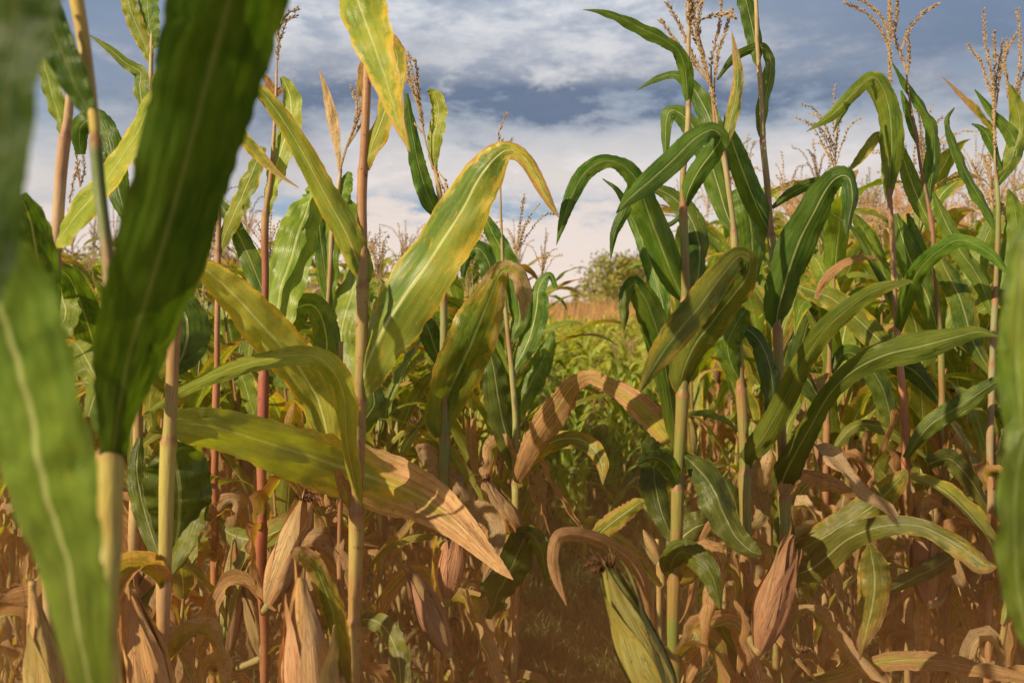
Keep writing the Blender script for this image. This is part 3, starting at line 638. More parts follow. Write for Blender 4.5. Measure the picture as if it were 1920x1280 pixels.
# L
Lp=Plant('green corn plant left of the gap, its half-withered leaf arching right across the path',
 [(938,300,3),(940,450,5),(950,600,8),(960,700,10),(966,800,12),(967,900,14),(967,1000,15),(963,1290,15)],[(300,T_),(600,(.4,.38,.18)),(900,(.40,.42,.14)),(1280,T_)],nodes=[(966,880),(967,905)],d=2.9,seed=13,blot=.1)
Lp.leaf([(968,905,20),(988,850,44),(1015,805,58),(1045,765,60),(1068,730,44),(1088,712,34),(1110,706,30),(1140,722,34),(1180,745,50),(1220,780,62),(1245,812,44),(1265,835,4)],
 tilt=.35,dd=(-.2,-.8),yel=.9,warm=(.1,.2),dry=(.85,.45),shade=.48,fold=.25,ragged=.5,samp=12,label='half-withered leaf arching over the path')
Lp.leaf([(969,905,14),(995,860,26),(1035,828,34),(1080,822,34),(1110,838,36),(1128,870,26),(1130,908,2)],tilt=.5,yel=.8,warm=(.2,.4),dry=(0,.5),shade=.50,dd=(-.2,-.4))
Lp.leaf([(966,885,14),(950,820,46),(935,750,56),(925,690,40),(915,650,10)],tilt=-.3,yel=.3,shade=.36)
Lp.leaf([(966,800,12),(985,740,40),(1010,690,46),(1028,650,30),(1036,620,6)],tilt=.3,yel=.1,shade=.50)
Lp.leaf([(960,700,12),(990,640,44),(1005,580,50),(1010,540,30),(1030,515,14),(1042,540,10)],tilt=.4,yel=.1,shade=.54)
Lp.leaf([(958,640,12),(975,590,40),(960,520,46),(940,470,40),(920,430,30),(905,395,8)],tilt=.3,yel=.2,shade=.46)
Lp.leaf([(950,600,12),(925,540,36),(915,490,40),(895,465,36),(875,480,26),(868,520,8)],tilt=-.3,yel=.1,shade=.42)
Lp.leaf([(968,1010,12),(985,1000,44),(960,1060,80),(935,1110,70),(915,1160,20)],tilt=-.5,yel=.1,shade=.30,dd=(-.6,-.6))
Lp.leaf([(975,1000,14),(995,1000,36),(1015,1030,40),(1022,1070,20),(1028,1100,3)],tilt=.4,yel=.1,shade=.42,dd=(-.6,-.6))
Lp.tassel([[(938,310),(937,290),(936,250),(950,212)],[(938,300),(945,285),(962,258)],[(938,300),(940,280),(942,262)]],bare=.1,th=.0018,d=2.9)
Lp.ear((965,1000),(912,895),34,(.52,.34,.2),silk=True)
Lp.ear((972,990),(925,925),40,(.55,.36,.2),silk=False)
Lp.dress(5)
# M group right of gap
M=Plant('tall pale green corn stalk right of the gap, top leaf reaching far left',
 [(1293,-60,6),(1292,60,7),(1290,190,9),(1286,270,11),(1281,330,12),(1283,390,14),(1284,480,17),(1284,560,18),(1281,650,20),(1279,740,22),(1275,850,22),(1271,920,22),(1267,1020,24),(1264,1090,24),(1263,1290,24)],
 [(-60,(.60,.42,.2)),(190,(.52,.46,.22)),(300,(.46,.30,.14)),(380,(.31,.31,.09)),(600,(.27,.29,.07)),(1280,(.22,.24,.05))],nodes=[(1289,196),(1283,385),(1284,565),(1279,740),(1271,915),(1264,1085)],blot=.1,d=2.0,seed=14,ws=.84,sh=.92,fo=.14)
M.leaf([(1290,196,10),(1287,160,30),(1282,120,34),(1268,90,30),(1240,72,36),(1205,54,38),(1165,34,28),(1130,22,16),(1093,18,1)],tilt=.5,yel=.1,warm=(0,.2),shade=.48,dd=(0,-.1),samp=11)
M.leaf([(1284,387,18),(1290,360,40),(1310,320,50),(1338,282,46),(1352,258,40),(1335,243,44),(1300,262,54),(1262,300,58),(1215,342,52),(1180,372,30),(1155,400,2)],tilt=.3,yel=.1,shade=.52,dd=(0,-.25),samp=12,fold=.2)
M.leaf([(1284,562,24),(1262,520,62),(1235,450,74),(1212,390,66),(1195,340,52),(1165,308,40),(1130,302,38),(1095,325,42),(1070,370,36),(1055,415,22),(1043,460,1)],tilt=.25,yel=.15,shade=.44,dd=(0,-.1),fold=.18,samp=12)
M.leaf([(1280,742,26),(1278,705,62),(1300,650,82),(1340,600,88),(1378,550,84),(1402,515,64),(1405,490,46),(1385,482,52),(1350,520,72),(1310,575,80),(1265,630,72),(1230,680,50),(1200,735,4)],
 tilt=-.3,yel=.6,warm=(0,.4),dry=(-.1,.34),shade=.36,dd=(0,-.3),fold=.14,samp=11)
M.leaf([(1286,562,18),(1308,520,56),(1312,460,64),(1295,410,60),(1268,375,44),(1235,355,26),(1195,340,8)],tilt=-.45,yel=.35,shade=.36,dd=(.05,.15))
M.leaf([(1276,860,16),(1265,800,36),(1252,720,50),(1240,650,70),(1222,590,72),(1200,545,56),(1186,533,40),(1172,560,30),(1172,590,24),(1170,622,2)],tilt=-.35,yel=.35,shade=.38,dd=(.1,0),samp=11)
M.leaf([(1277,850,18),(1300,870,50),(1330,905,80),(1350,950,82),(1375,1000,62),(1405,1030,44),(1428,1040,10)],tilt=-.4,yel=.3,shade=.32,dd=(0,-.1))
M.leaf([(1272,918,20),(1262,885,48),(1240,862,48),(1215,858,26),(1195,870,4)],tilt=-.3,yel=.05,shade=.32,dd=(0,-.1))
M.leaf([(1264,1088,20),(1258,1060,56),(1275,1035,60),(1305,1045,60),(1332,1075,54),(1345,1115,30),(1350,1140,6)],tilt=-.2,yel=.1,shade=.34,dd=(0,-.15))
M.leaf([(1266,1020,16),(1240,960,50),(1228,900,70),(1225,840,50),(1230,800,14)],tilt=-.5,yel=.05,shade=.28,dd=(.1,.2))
M.leaf([(1284,400,10),(1245,420,14),(1195,350,30),(1170,400,30),(1152,440,20),(1145,485,2)],tilt=-.2,yel=.1,shade=.42,dd=(.1,.1))
M.leaf([(1222,540,10),(1212,470,30),(1190,420,26),(1160,360,14),(1130,335,3)],tilt=.3,yel=.1,shade=.5,dd=(.3,.3))
M.leaf([(1250,620,20),(1240,560,40),(1222,500,44),(1200,440,30),(1180,400,10)],tilt=.4,yel=.1,shade=.5,dd=(.2,.3))
M.leaf([(1225,1250,12),(1215,1130,26),(1190,1060,34),(1140,1020,34),(1090,1002,34),(1050,1005,34),(1036,1040,28),(1042,1085,22),(1062,1135,2)],tilt=.3,yel=.9,dry=(.7,1.1),shade=.52,dd=(-.1,-.4),fold=.4)
M.leaf([(1240,1100,12),(1200,1060,40),(1150,1010,40),(1125,1000,44),(1160,970,46),(1195,945,30),(1208,938,6)],tilt=.3,yel=.6,warm=(.2,.3),dry=(.5,.3),shade=.52,dd=(0,-.2),ragged=.5)
M.tassel([[(1293,50),(1292,30),(1290,-20),(1285,-60)],[(1293,40),(1296,10),(1300,-30)],[(1293,45),(1300,20),(1318,-10)]],bare=0,th=.004,step=.004,sl=.011)
M.dress(3)
Np=Plant('corn plant with an open leaning tassel, just right of the tall pale green stalk',
 [(1330,150,4),(1345,245,6),(1358,285,9),(1366,360,10),(1376,440,12),(1382,560,14),(1388,700,18),(1393,800,20),(1396,890,22),(1399,1000,22),(1403,1200,22),(1404,1290,22)],
 [(150,(.58,.42,.24)),(430,(.44,.36,.16)),(600,(.31,.31,.09)),(1280,(.22,.24,.05))],nodes=[(1358,285),(1378,432),(1390,730),(1396,885),(1401,1050)],blot=.1,d=2.15,seed=15,ws=.84,sh=.92,fo=.14)
Np.leaf([(1359,283,10),(1366,240,26),(1378,190,30),(1384,140,24),(1378,95,14),(1372,58,1)],tilt=.3,yel=.7,warm=(.2,.3),dry=(0,.75),shade=.50)
Np.leaf([(1378,436,14),(1362,400,42),(1345,345,60),(1325,285,60),(1300,240,52),(1275,212,44),(1255,208,36),(1248,240,26),(1248,300,8)],tilt=.35,yel=.1,warm=(.1,.1),shade=.50,dd=(0,.05),samp=11)
Np.leaf([(1366,320,14),(1345,260,44),(1320,200,46),(1295,160,36),(1265,140,22),(1230,148,16),(1193,170,1)],tilt=.3,yel=.1,shade=.44,dd=(0,.1))
Np.leaf([(1380,560,20),(1405,500,70),(1410,440,80),(1400,390,70),(1385,352,40)],tilt=-.2,yel=.1,warm=(.2,.1),shade=.46,dd=(.1,.15),fold=.1)
Np.leaf([(1396,730,20),(1370,680,50),(1365,640,60),(1385,600,50),(1400,580,20)],tilt=.3,yel=.2,shade=.46,dd=(0,-.05))
Np.leaf([(1397,885,22),(1402,855,46),(1430,820,54),(1470,750,50),(1505,680,50),(1545,620,50),(1595,575,44),(1645,542,32),(1700,528,12),(1712,530,3)],tilt=.35,yel=.4,warm=(0,.5),shade=.34,dd=(0,-.35),samp=12,fold=.25)
Np.leaf([(1400,1050,20),(1390,1000,40),(1380,950,44),(1360,900,26)],tilt=-.3,yel=.3,shade=.34)
Np.leaf([(1403,1290,30),(1390,1240,54),(1360,1190,60),(1330,1130,44),(1318,1090,16)],tilt=-.2,yel=.15,shade=.36,dd=(0,-.15))
Np.leaf([(1398,1000,14),(1430,960,34),(1420,900,44),(1440,850,30)],tilt=.3,yel=.5,dry=(.5,1),shade=.4,dd=(.2,.3))
Np.leaf([(1380,600,16),(1425,640,44),(1445,700,54),(1450,760,40),(1448,800,12)],tilt=-.45,yel=.05,shade=.34,dd=(0,0))
Np.tassel([[(1350,262),(1335,170),(1318,110),(1305,60),(1297,0)],[(1333,160),(1300,120),(1265,75),(1238,38)],[(1330,150),(1300,105),(1275,50),(1252,5)],[(1334,165),(1335,110),(1350,40),(1352,-10)],[(1338,180),(1345,110),(1360,60),(1372,18)],[(1318,95),(1310,60),(1312,20),(1322,-20)],[(1308,40),(1340,28),(1362,26),(1378,32)],[(1326,140),(1318,100),(1303,70),(1292,40)]],
 bare=.22,th=.0024,step=.0042,sl=.0095)
Np.ear((1425,1215),(1487,1002),62,(.54,.31,.16),dd=-.35,silk=False,nl=4)
Np.dress(3)
O=Plant('very tall corn stalk with long dull leaves curving right, second stalk right of the gap',
 [(1413,-60,7),(1419,60,8),(1424,130,9),(1430,250,10),(1438,340,12),(1447,440,14),(1453,530,16),(1457,620,18),(1461,750,20),(1466,860,22),(1469,930,22),(1472,1060,22),(1474,1290,20)],
 [(-60,(.60,.44,.24)),(250,(.52,.42,.2)),(440,(.42,.40,.17)),(620,(.27,.29,.07)),(1280,(.24,.26,.09))],nodes=[(1424,125),(1432,262),(1448,440),(1457,620),(1469,930)],blot=.1,d=2.25,seed=16,ws=.84,sh=.92,fo=.14)
O.leaf([(1423,128,8),(1418,90,34),(1408,40,42),(1396,-10,40),(1385,-60,30)],tilt=-.1,yel=.2,shade=.46)
O.leaf([(1432,266,10),(1430,225,30),(1438,170,34),(1446,120,30),(1435,92,26),(1410,92,22),(1375,112,20),(1345,150,4)],tilt=-.3,yel=.2,warm=(.1,.1),shade=.44)
O.leaf([(1448,445,18),(1425,400,48),(1400,340,54),(1378,280,46),(1365,240,24),(1360,215,6)],tilt=.4,yel=.15,shade=.52,dd=(0,-.05))
O.leaf([(1456,622,22),(1458,590,60),(1472,530,86),(1495,460,90),(1525,400,80),(1552,350,62),(1575,330,48),(1592,335,44),(1598,370,44),(1592,410,30),(1588,440,3)],tilt=-.15,yel=.05,shade=.42,dd=(0,-.2),fold=.22,samp=12)
O.leaf([(1448,390,8),(1480,365,24),(1520,345,26),(1555,338,12)],tilt=-.3,yel=.1,shade=.36)
O.leaf([(1468,932,26),(1468,900,60),(1492,850,54),(1520,800,48),(1555,740,48),(1600,695,54),(1660,665,70),(1730,648,70),(1790,632,44),(1835,622,26),(1872,630,3)],tilt=.2,yel=.25,warm=(0,.3),shade=.36,dd=(0,-.5),samp=12,fold=.2,label='long dull green leaf curving right, nearly level')
O.leaf([(1470,935,16),(1470,1000,50),(1480,1060,50),(1500,1100,20)],tilt=.2,yel=.3,shade=.38)
O.leaf([(1472,1085,20),(1530,1060,60),(1590,1010,62),(1660,985,48),(1730,988,42),(1800,1025,54),(1840,1055,44),(1868,1062,6)],tilt=.6,yel=.3,warm=(.2,.1),dry=(0,.5),shade=.38,dd=(0,-.3),samp=11)
O.leaf([(1470,1045,30),(1520,1020,60),(1580,985,70),(1640,945,70),(1680,905,48),(1700,880,8)],tilt=.5,yel=.7,warm=(.5,.1),dry=(0,.5),shade=.40,dd=(0,-.1))
O.leaf([(1474,895,10),(1500,888,26),(1550,902,38),(1590,920,26),(1628,937,2)],tilt=.5,yel=1,dry=(1,1.2),shade=.50)
O.leaf([(1475,1290,30),(1560,1268,34),(1660,1240,36),(1760,1238,38),(1850,1255,34),(1930,1272,20)],tilt=.7,yel=.9,warm=(.5,.6),dry=(.3,.9),shade=.48,dd=(0,-.2))
O.leaf([(1630,1020,10),(1636,1048,60),(1640,1085,78),(1634,1140,70),(1622,1190,40),(1612,1238,2)],tilt=.2,yel=.8,warm=(.2,.4),dry=(.1,.6),shade=.42,dd=(0,0),fold=.1,d=1.9)
O.leaf([(1660,1110,10),(1700,1090,40),(1760,1060,48),(1800,1030,30)],tilt=-.2,yel=.1,shade=.34,dd=(0,.1))
O.dress(4)
Pp=Plant('corn plant with the tallest brown tassel on the right and a leaf drooping left',
 [(1668,90,3),(1667,300,7),(1669,400,9),(1675,500,10),(1682,620,11),(1690,700,13),(1698,850,15),(1704,1000,16),(1704,1290,16)],
 [(90,(.58,.42,.26)),(400,(.40,.22,.13)),(560,(.55,.36,.18)),(760,(.58,.26,.12)),(1280,(.36,.28,.1))],nodes=[(1668,372),(1682,620),(1700,860)],blot=.3,d=2.6,seed=17,ws=.84,sh=.92,fo=.14)
Pp.leaf([(1666,374,14),(1668,330,36),(1672,270,50),(1668,210,50),(1655,165,44),(1635,145,34),(1600,175,32),(1560,215,24),(1512,247,1)],tilt=.3,yel=.35,warm=(.1,.3),shade=.52,samp=11,dd=(0,-.1))
Pp.leaf([(1660,230,10),(1628,160,20),(1600,180,22),(1578,215,16),(1563,250,1)],tilt=-.2,yel=.5,shade=.44,dd=(0,0))
Pp.leaf([(1666,300,10),(1650,255,24),(1625,280,24),(1605,305,16),(1588,322,1)],tilt=.3,yel=.8,warm=(.1,.4),dry=(0,.4),shade=.48)
Pp.leaf([(1682,600,14),(1660,520,34),(1635,460,38),(1610,415,26),(1600,400,6)],tilt=.3,yel=.2,warm=(.2,.2),shade=.52)
Pp.leaf([(1683,625,14),(1700,560,36),(1720,510,40),(1760,470,38),(1800,450,34),(1850,470,30),(1900,520,8)],tilt=.4,yel=.1,shade=.46,dd=(0,-.4))
Pp.leaf([(1690,700,16),(1660,650,60),(1610,600,66),(1560,560,58),(1510,540,40),(1492,535,10)],tilt=.4,yel=.5,warm=(.4,.4),dry=(0,.4),shade=.46,dd=(.1,.2))
Pp.leaf([(1698,860,16),(1740,800,40),(1800,760,46),(1860,720,30),(1900,700,6)],tilt=.2,yel=.2,shade=.38,dd=(-.1,-.2))
Pp.leaf([(1668,500,10),(1640,480,14),(1590,490,20),(1550,520,22),(1530,560,10)],tilt=.3,yel=.9,dry=(.5,1),shade=.5)
Pp.leaf([(1560,400,6),(1600,430,10),(1640,500,14),(1676,560,20)],tilt=.3,shade=.4,yel=.3)
Pp.tassel([[(1668,300),(1669,150),(1668,60),(1668,-20)],[(1703,140),(1692,110),(1675,60),(1668,-10)],[(1669,100),(1655,62),(1625,25),(1583,5)],[(1669,75),(1655,35),(1632,12),(1608,-4)],[(1690,95),(1705,55),(1730,25),(1757,9)],[(1703,140),(1705,100),(1702,60)],[(1680,60),(1682,20),(1680,-20)]],bare=.15,th=.0028,step=.0042,sl=.0095)
Pp.dress(4)
Q=Plant('corn plant with two narrow leaves folded straight down, right of the tallest tassel',
 [(1700,140,3),(1722,280,5),(1742,395,8),(1752,500,9),(1762,620,11),(1768,800,13),(1775,1000,14),(1778,1290,14)],[(140,(.5,.34,.2)),(400,(.34,.2,.16)),(600,G_),(1280,R_)],nodes=[(1743,398),(1763,640)],d=2.65,seed=18,ws=.84,sh=.92,fo=.14,blot=.1)
Q.leaf([(1742,398,10),(1745,350,36),(1752,290,40),(1748,240,36),(1728,200,28),(1700,160,20),(1670,113,1)],tilt=-.3,yel=.15,shade=.46)
Q.leaf([(1748,430,16),(1725,380,40),(1705,330,36),(1692,290,22),(1685,262,5)],tilt=.4,yel=.1,warm=(.3,.3),shade=.54)
Q.leaf([(1720,268,8),(1712,240,20),(1700,200,18),(1690,170,5)],tilt=.3,yel=.2,shade=.5)
Q.leaf([(1763,640,18),(1740,560,56),(1712,500,60),(1690,440,44),(1680,400,12)],tilt=.3,yel=.1,warm=(.2,.1),shade=.50)
Q.leaf([(1765,660,14),(1790,590,46),(1815,540,52),(1835,480,46),(1860,420,34),(1880,380,10)],tilt=.4,yel=.2,warm=(.2,.3),shade=.52)
Q.leaf([(1760,520,12),(1735,480,26),(1715,430,26),(1702,400,8)],tilt=-.3,yel=.1,shade=.4)
Q.leaf([(1768,760,14),(1720,700,50),(1680,680,56),(1640,660,30)],tilt=-.4,yel=.1,shade=.32)
Q.ear((1740,1130),(1722,940),48,(.54,.32,.17),silk=False,dd=-.3)
Q.dress(4)
Rr=Plant('corn plant near the right edge with pale open tassels and a hooked leaf tip',
 [(1862,150,4),(1866,300,6),(1872,400,9),(1868,520,10),(1862,640,12),(1858,800,13),(1855,1000,14),(1852,1290,14)],[(150,(.55,.42,.28)),(400,G_),(700,(.36,.36,.2)),(1280,R_)],nodes=[(1870,330),(1864,560)],d=2.5,seed=19,ws=.84,sh=.92,fo=.14,blot=.1)
Rr.leaf([(1870,430,14),(1850,390,28),(1822,345,32),(1800,300,28),(1784,260,22),(1777,225,14),(1790,202,3)],tilt=-.2,yel=.2,shade=.48)
Rr.leaf([(1868,250,10),(1840,215,20),(1810,185,14),(1765,142,1)],tilt=.4,yel=.9,dry=(.2,.9),shade=.5)
Rr.leaf([(1870,345,12),(1905,290,30),(1895,250,34),(1865,215,26),(1828,168,3)],tilt=.3,yel=.2,shade=.5)
Rr.leaf([(1870,330,12),(1895,300,36),(1912,240,44),(1905,190,30),(1895,160,8)],tilt=.3,yel=.5,warm=(.3,.4),shade=.5)
Rr.leaf([(1880,320,10),(1855,260,26),(1840,240,16),(1822,232,3)],tilt=.3,yel=.1,shade=.46)
Rr.leaf([(1864,560,16),(1890,500,40),(1905,430,46),(1900,380,30),(1890,355,6)],tilt=.5,yel=.2,warm=(.2,.2),shade=.48)
Rr.leaf([(1862,590,14),(1835,520,40),(1800,470,44),(1770,410,34),(1750,360,6)],tilt=.4,yel=.1,warm=(.2,.3),shade=.52)
Rr.leaf([(1860,700,16),(1825,640,50),(1800,560,56),(1770,500,44),(1760,470,10)],tilt=.2,yel=.5,shade=.46)
Rr.leaf([(1860,760,16),(1900,800,50),(1880,870,50),(1850,920,20)],tilt=-.2,yel=.4,shade=.36)
Rr.leaf([(1856,960,16),(1820,900,44),(1780,860,46),(1740,870,30)],tilt=-.2,yel=.4,shade=.34)
Rr.tassel([[(1866,330),(1864,200),(1862,160),(1848,80),(1844,20)],[(1864,190),(1850,150),(1835,110),(1815,85)],[(1864,170),(1866,120),(1864,60)],[(1864,200),(1870,140),(1882,75)],[(1868,200),(1880,120),(1908,60)]],bare=.15,th=.0022,step=.005)
Rr.tassel([[(1895,200),(1888,150),(1884,110),(1890,75)],[(1900,190),(1912,120),(1912,60),(1908,20)],[(1895,180),(1880,120),(1865,100)],[(1905,200),(1915,150),(1935,100)]],bare=.1,th=.0022,step=.005,d=2.6)
Rr.tassel([[(1862,400),(1856,320),(1858,250),(1868,175)],[(1858,340),(1850,310),(1842,290)],[(1858,360),(1866,330),(1872,300)],[(1855,370),(1838,340),(1822,300)]],bare=.05,th=.0035,step=.0045,d=2.7)
Rr.dress(4)
G=Plant('out-of-focus corn plant cut by the right edge of the picture, one blurred leaf hanging down',
 [(1990,100,20,.9),(1985,640,22,.9),(1980,1290,26,.9)],[(100,G_),(1280,Y_)],d=.75,seed=20)
G.leaf([(1985,520,30),(1955,420,60),(1925,450,56),(1912,560,60),(1908,680,76),(1918,800,60),(1932,880,16)],tilt=.3,d=.72,yel=.3,warm=(.1,.1),shade=.50,fold=.1)
G.leaf([(1985,760,30),(1940,780,70),(1912,860,74),(1902,980,84),(1906,1090,72),(1925,1180,44),(1945,1240,8)],tilt=.0,d=.72,yel=.05,warm=(.2,.2),shade=.50,fold=.1)
# ear lying low in the gap and few extra dry leaves right of it
S1=Plant('small dry corn plant right of the path, one thin withered ear pointing up',
 [(1232,1010,8),(1236,1120,10),(1238,1290,12)],[(1010,Y_),(1280,T_)],d=2.5,seed=21)
S1.ear((1238,1060),(1206,992),26,(.62,.44,.2),silk=False,nl=2)
S1.leaf([(1236,1090,12),(1270,1020,44),(1300,990,60),(1330,980,50)],tilt=.3,yel=.2,shade=.42)
S1.dress(2)
U=Plant('corn plant with drooping grey-green leaves left of the stem with the tallest tassel',
 [(1560,560,6),(1556,640,9),(1552,760,12),(1548,900,13),(1545,1290,14)],[(560,G_),(900,R_),(1280,T_)],d=2.9,seed=22,ws=.84,sh=.92,fo=.14,nodes=[(1555,690)])
U.leaf([(1556,640,14),(1520,590,50),(1500,560,60),(1475,600,50),(1460,660,20)],tilt=.3,yel=.6,warm=(.3,.4),dry=(.0,.5),shade=.48)
U.leaf([(1555,700,14),(1590,660,40),(1640,700,54),(1665,760,50),(1670,800,14)],tilt=.2,yel=.2,shade=.38)
U.leaf([(1553,770,14),(1520,720,60),(1500,680,66),(1510,620,56),(1530,580,20)],tilt=-.4,yel=.2,shade=.34)
U.leaf([(1549,860,12),(1600,800,24),(1650,800,30),(1700,830,20),(1740,860,4)],tilt=.5,yel=.3,warm=(.4,.4),shade=.50)
U.leaf([(1549,900,12),(1590,860,34),(1610,900,44),(1600,960,34),(1590,1010,6)],tilt=.3,yel=.9,dry=(.9,1.1),shade=.46)
U.dress(5)

E2=Plant('yellow stalk stub low in the left corner with a dry ear resting against it',[(60,1090,14),(56,1180,17),(52,1290,18),(50,1420,18)],[(1090,(.62,.46,.16)),(1280,(.60,.44,.2))],nodes=[(54,1240)],blot=.2,d=1.45,seed=31)
E2.ear((104,1390),(62,1108),78,(.80,.54,.25),dd=-.06,silk=False)
S2=Plant('low corn plant at the bottom whose green and brown ear leans left beside the path',[(1288,1320,18),(1289,1400,20),(1290,1500,20)],[(1300,(.3,.3,.1)),(1500,(.3,.3,.1))],nodes=[(1289,1400)],blot=.1,d=1.5,seed=32)
S2.ear((1252,1340),(1132,1052),82,(.44,.46,.12),dd=-.03,silk=True,nl=4)
# ------------------------------------------------------------------ repeated plants of the rows
tallp=[free_plant(100+i,2.0,11,W=.085,dryness=.45,Lf=.68,nv=6,nseg=16) for i in range(7)]
midp=[free_plant(200+i,1.75,10,W=.08,dryness=.42,Lf=.62,ear=(i%2==0)) for i in range(5)]
yngp=[free_plant(300+i,1.2,11,W=.062,dryness=.12,Lf=.50,young=True,tassel=(i%3==0),ear=False,nv=2,nseg=9) for i in range(6)]
dryp=[free_plant(400+i,1.12,10,W=.06,dryness=(2.,.8,.6)[i%3],tassel=False,ear=(i%3!=2),Lf=.52,nv=6,nseg=18) for i in range(6)]
def gapc(y): return .26+.044*y            # centre line of the path, metres right of the lens
def gapw(y): return .36+.010*y
rs=random.Random(4)
cells=[]
y=2.7
while y<13.5:
    x=-.60*y-.3
    while x<.60*y+.3:
        xx=x+rs.uniform(-.10,.10); yy=y+rs.uniform(-.13,.13)
        cells.append((xx,yy)); x+=.25+.014*y
    y+=.37+.017*y
hero=[o for o in COL.objects if o.get('category')=='corn plant']
hp=[(o.location.x,o.location.y) for o in hero]
LAB={'dd':('low withered corn plant with hanging brown leaves filling the shade between the near stalks','withered low corn plants between the near stalks'),
     'll':('shoulder-high corn plant with dry lower leaves in the crowded rows left of the gap','corn plants in the rows left of the gap'),
     'rr':('tall green corn plant with browned lower leaves in the crowded rows right of the gap','corn plants in the rows right of the gap'),
     'yy':('short bright green corn plant in the low field at the far end of the gap','low corn plants beyond the gap')}
cnt=0; far=[]; todo=[]
for x,y in cells:
    side=x-gapc(y)
    if abs(side)<gapw(y) and y<6.6: continue
    if any((x-a)**2+(y-b)**2<.022 for a,b in hp): continue
    if abs(x)>.54*y+.2: continue
    mid=abs(side)<.13*y-.05 and y>=6.6
    if mid: continue
    if side<0:
        if y<3.3 and rs.random()<.35: continue
        tgt=1.44+.038*y+rs.uniform(-.14,.22); k='ll'
        if x>-.22*y: tgt-=.10
    else:
        tgt=1.60+.068*y+rs.uniform(-.18,.16); k='rr'
        if side<.10*y: tgt-=.15
    pool=tallp if y<5.5 else midp+tallp[:3]
    pr=rs.choice(pool); h0=2.0 if pr in tallp else 1.75
    todo.append((y+(0 if k=='rr' else .3),pr,(x,y,0),rs.uniform(0,2*PI),tgt/h0,k))
# low field beyond the gap
yc=0; y=5.0
while y<12.6:
    x=gapc(y)-.16*y
    while x<gapc(y)+.16*y:
        xx=x+rs.uniform(-.1,.1); yy=y+rs.uniform(-.12,.12)
        todo.append((yy-1.0,rs.choice(yngp),(xx,yy,0),rs.uniform(0,2*PI),rs.uniform(.78,.95)*min(1,.70+.06*(yy-4.5)),'yy'))
        x+=.26+.016*y
    y+=.34+.012*y
nd=0
for k in range(400):
    y=rs.uniform(2.15,4.8); x=rs.uniform(-.55*y,.58*y)
    if abs(x-gapc(y))<gapw(y)+.02 or any((x-a)**2+(y-b)**2<.012 for a,b in hp): continue
    hp.append((x,y)); todo.append((y-3.,rs.choice(dryp),(x,y,0),rs.uniform(0,2*PI),rs.uniform(.78,1.08)*(1+.05*(y-2)),'dd')); nd+=1
    if nd>=66: break
todo.sort(key=lambda t:t[0])
for _,pr,loc,rz,s_,k in todo[:274]: place('corn_plant',pr,loc,rz,s_,*LAB[k])
print('plants',len(todo),[sum(1 for t in todo[:274] if t[5]==k) for k in LAB])
# farther corn as one mass
import array
def merge_into(acc,parts,loc,rz,s,skip=('ear','stalk','tassel')):
    V,Fc,lc,par=acc
    cs,sn=math.cos(rz)*s,math.sin(rz)*s
    for nm,me,subs in parts:
        if nm in skip: continue
        n=len(me.vertices); co=array.array('f',[0])*(3*n); me.vertices.foreach_get('co',co); o=len(V)
        for i in range(n):
            x,y,z=co[3*i:3*i+3]; V.append((loc[0]+x*cs-y*sn,loc[1]+x*sn+y*cs,loc[2]+z*s))
        a=array.array('f',[.5])*(3*n)
        if 'lc' in me.attributes: me.attributes['lc'].data.foreach_get('vector',a)
        lc+=[tuple(a[3*i:3*i+3]) for i in range(n)]
        b=array.array('f',[.8,1.2,.5,0])*n
        if nm=='leaf': me.attributes['par'].data.foreach_get('color',b)
        par+=[(b[4*i],b[4*i+1],b[4*i+2],min(1,b[4*i+3]+.3)) for i in range(n)]
        for p in me.polygons: Fc.append(tuple(v+o for v in p.vertices))
acc=([],[],[],[])
for _,pr,loc,rz,s_,k in todo[274:]: merge_into(acc,pr,loc,rz,s_,('ear','tassel') if (k!='rr' or loc[0]<.25*loc[1]) else ('ear',))
for k in range(15):       # rows going on unseen left of the camera, put in to shade near plants
    yy=rs.uniform(-1.2,3.6); xx=-.60*max(yy,0)-rs.uniform(1.0,3.0)
    merge_into(acc,rs.choice(tallp),(xx,yy,0),rs.uniform(0,2*PI),rs.uniform(.88,1.02))
y=12.5
while y<30:
    x=-.55*y
    while x<.56*y:
        xx=x+rs.uniform(-.2,.2); yy=y+rs.uniform(-.25,.25); cen=abs(xx-gapc(yy))<.15*yy
        if not (xx<-.1*yy and rs.random()<.5):
            merge_into(acc,rs.choice(yngp),(xx,yy,0),rs.uniform(0,2*PI),rs.uniform(.78,.96) if (cen or xx<0) else rs.uniform(1.3,1.75))
        x+=(.34 if cen else .62)+.012*y
    y+=.52+.012*y
o=link('corn_field',mkmesh('corn_field',acc[0],acc[1],'corn_leaf',acc[2],acc[3])); tag(o,'mass of distant corn filling the field towards the dry grass, plus unseen rows shading from the left','corn field',kind='stuff')
# ------------------------------------------------------------------ ground
m,N=newmat('soil'); pos=N.node('ShaderNodeNewGeometry').outputs['Position']
n1=N.noise(pos,2.2,6,.65); n2=N.noise(pos,26.,5,.7); n3=N.noise(pos,.5,3,.5); n4=N.noise(pos,9.,4,.6)
c=N.mix(N.mr(n2,.3,.7),(.22,.125,.060),(.40,.24,.12)); c=N.mix(N.mr(n1,.48,.62),c,(.16,.13,.045)); c=N.mix(N.mr(n4,.55,.7,0,.7),c,(.42,.27,.15))
yy=N.node('ShaderNodeSeparateXYZ',{0:pos}).outputs[1]
c=N.mix(N.mr(yy,18.,30.),c,N.mix(N.mr(n3,.4,.6),(.36,.23,.10),(.26,.20,.08)))
finish(N,m,c,rough=.95,spec=.1,bump=N.m('ADD',n2,N.m('MULTIPLY',n1,2.)),bs=.9,bd=.03)
rows=[-3,-1,0]; k=0
while rows[-1]<22: rows.append(rows[-1]+.22)
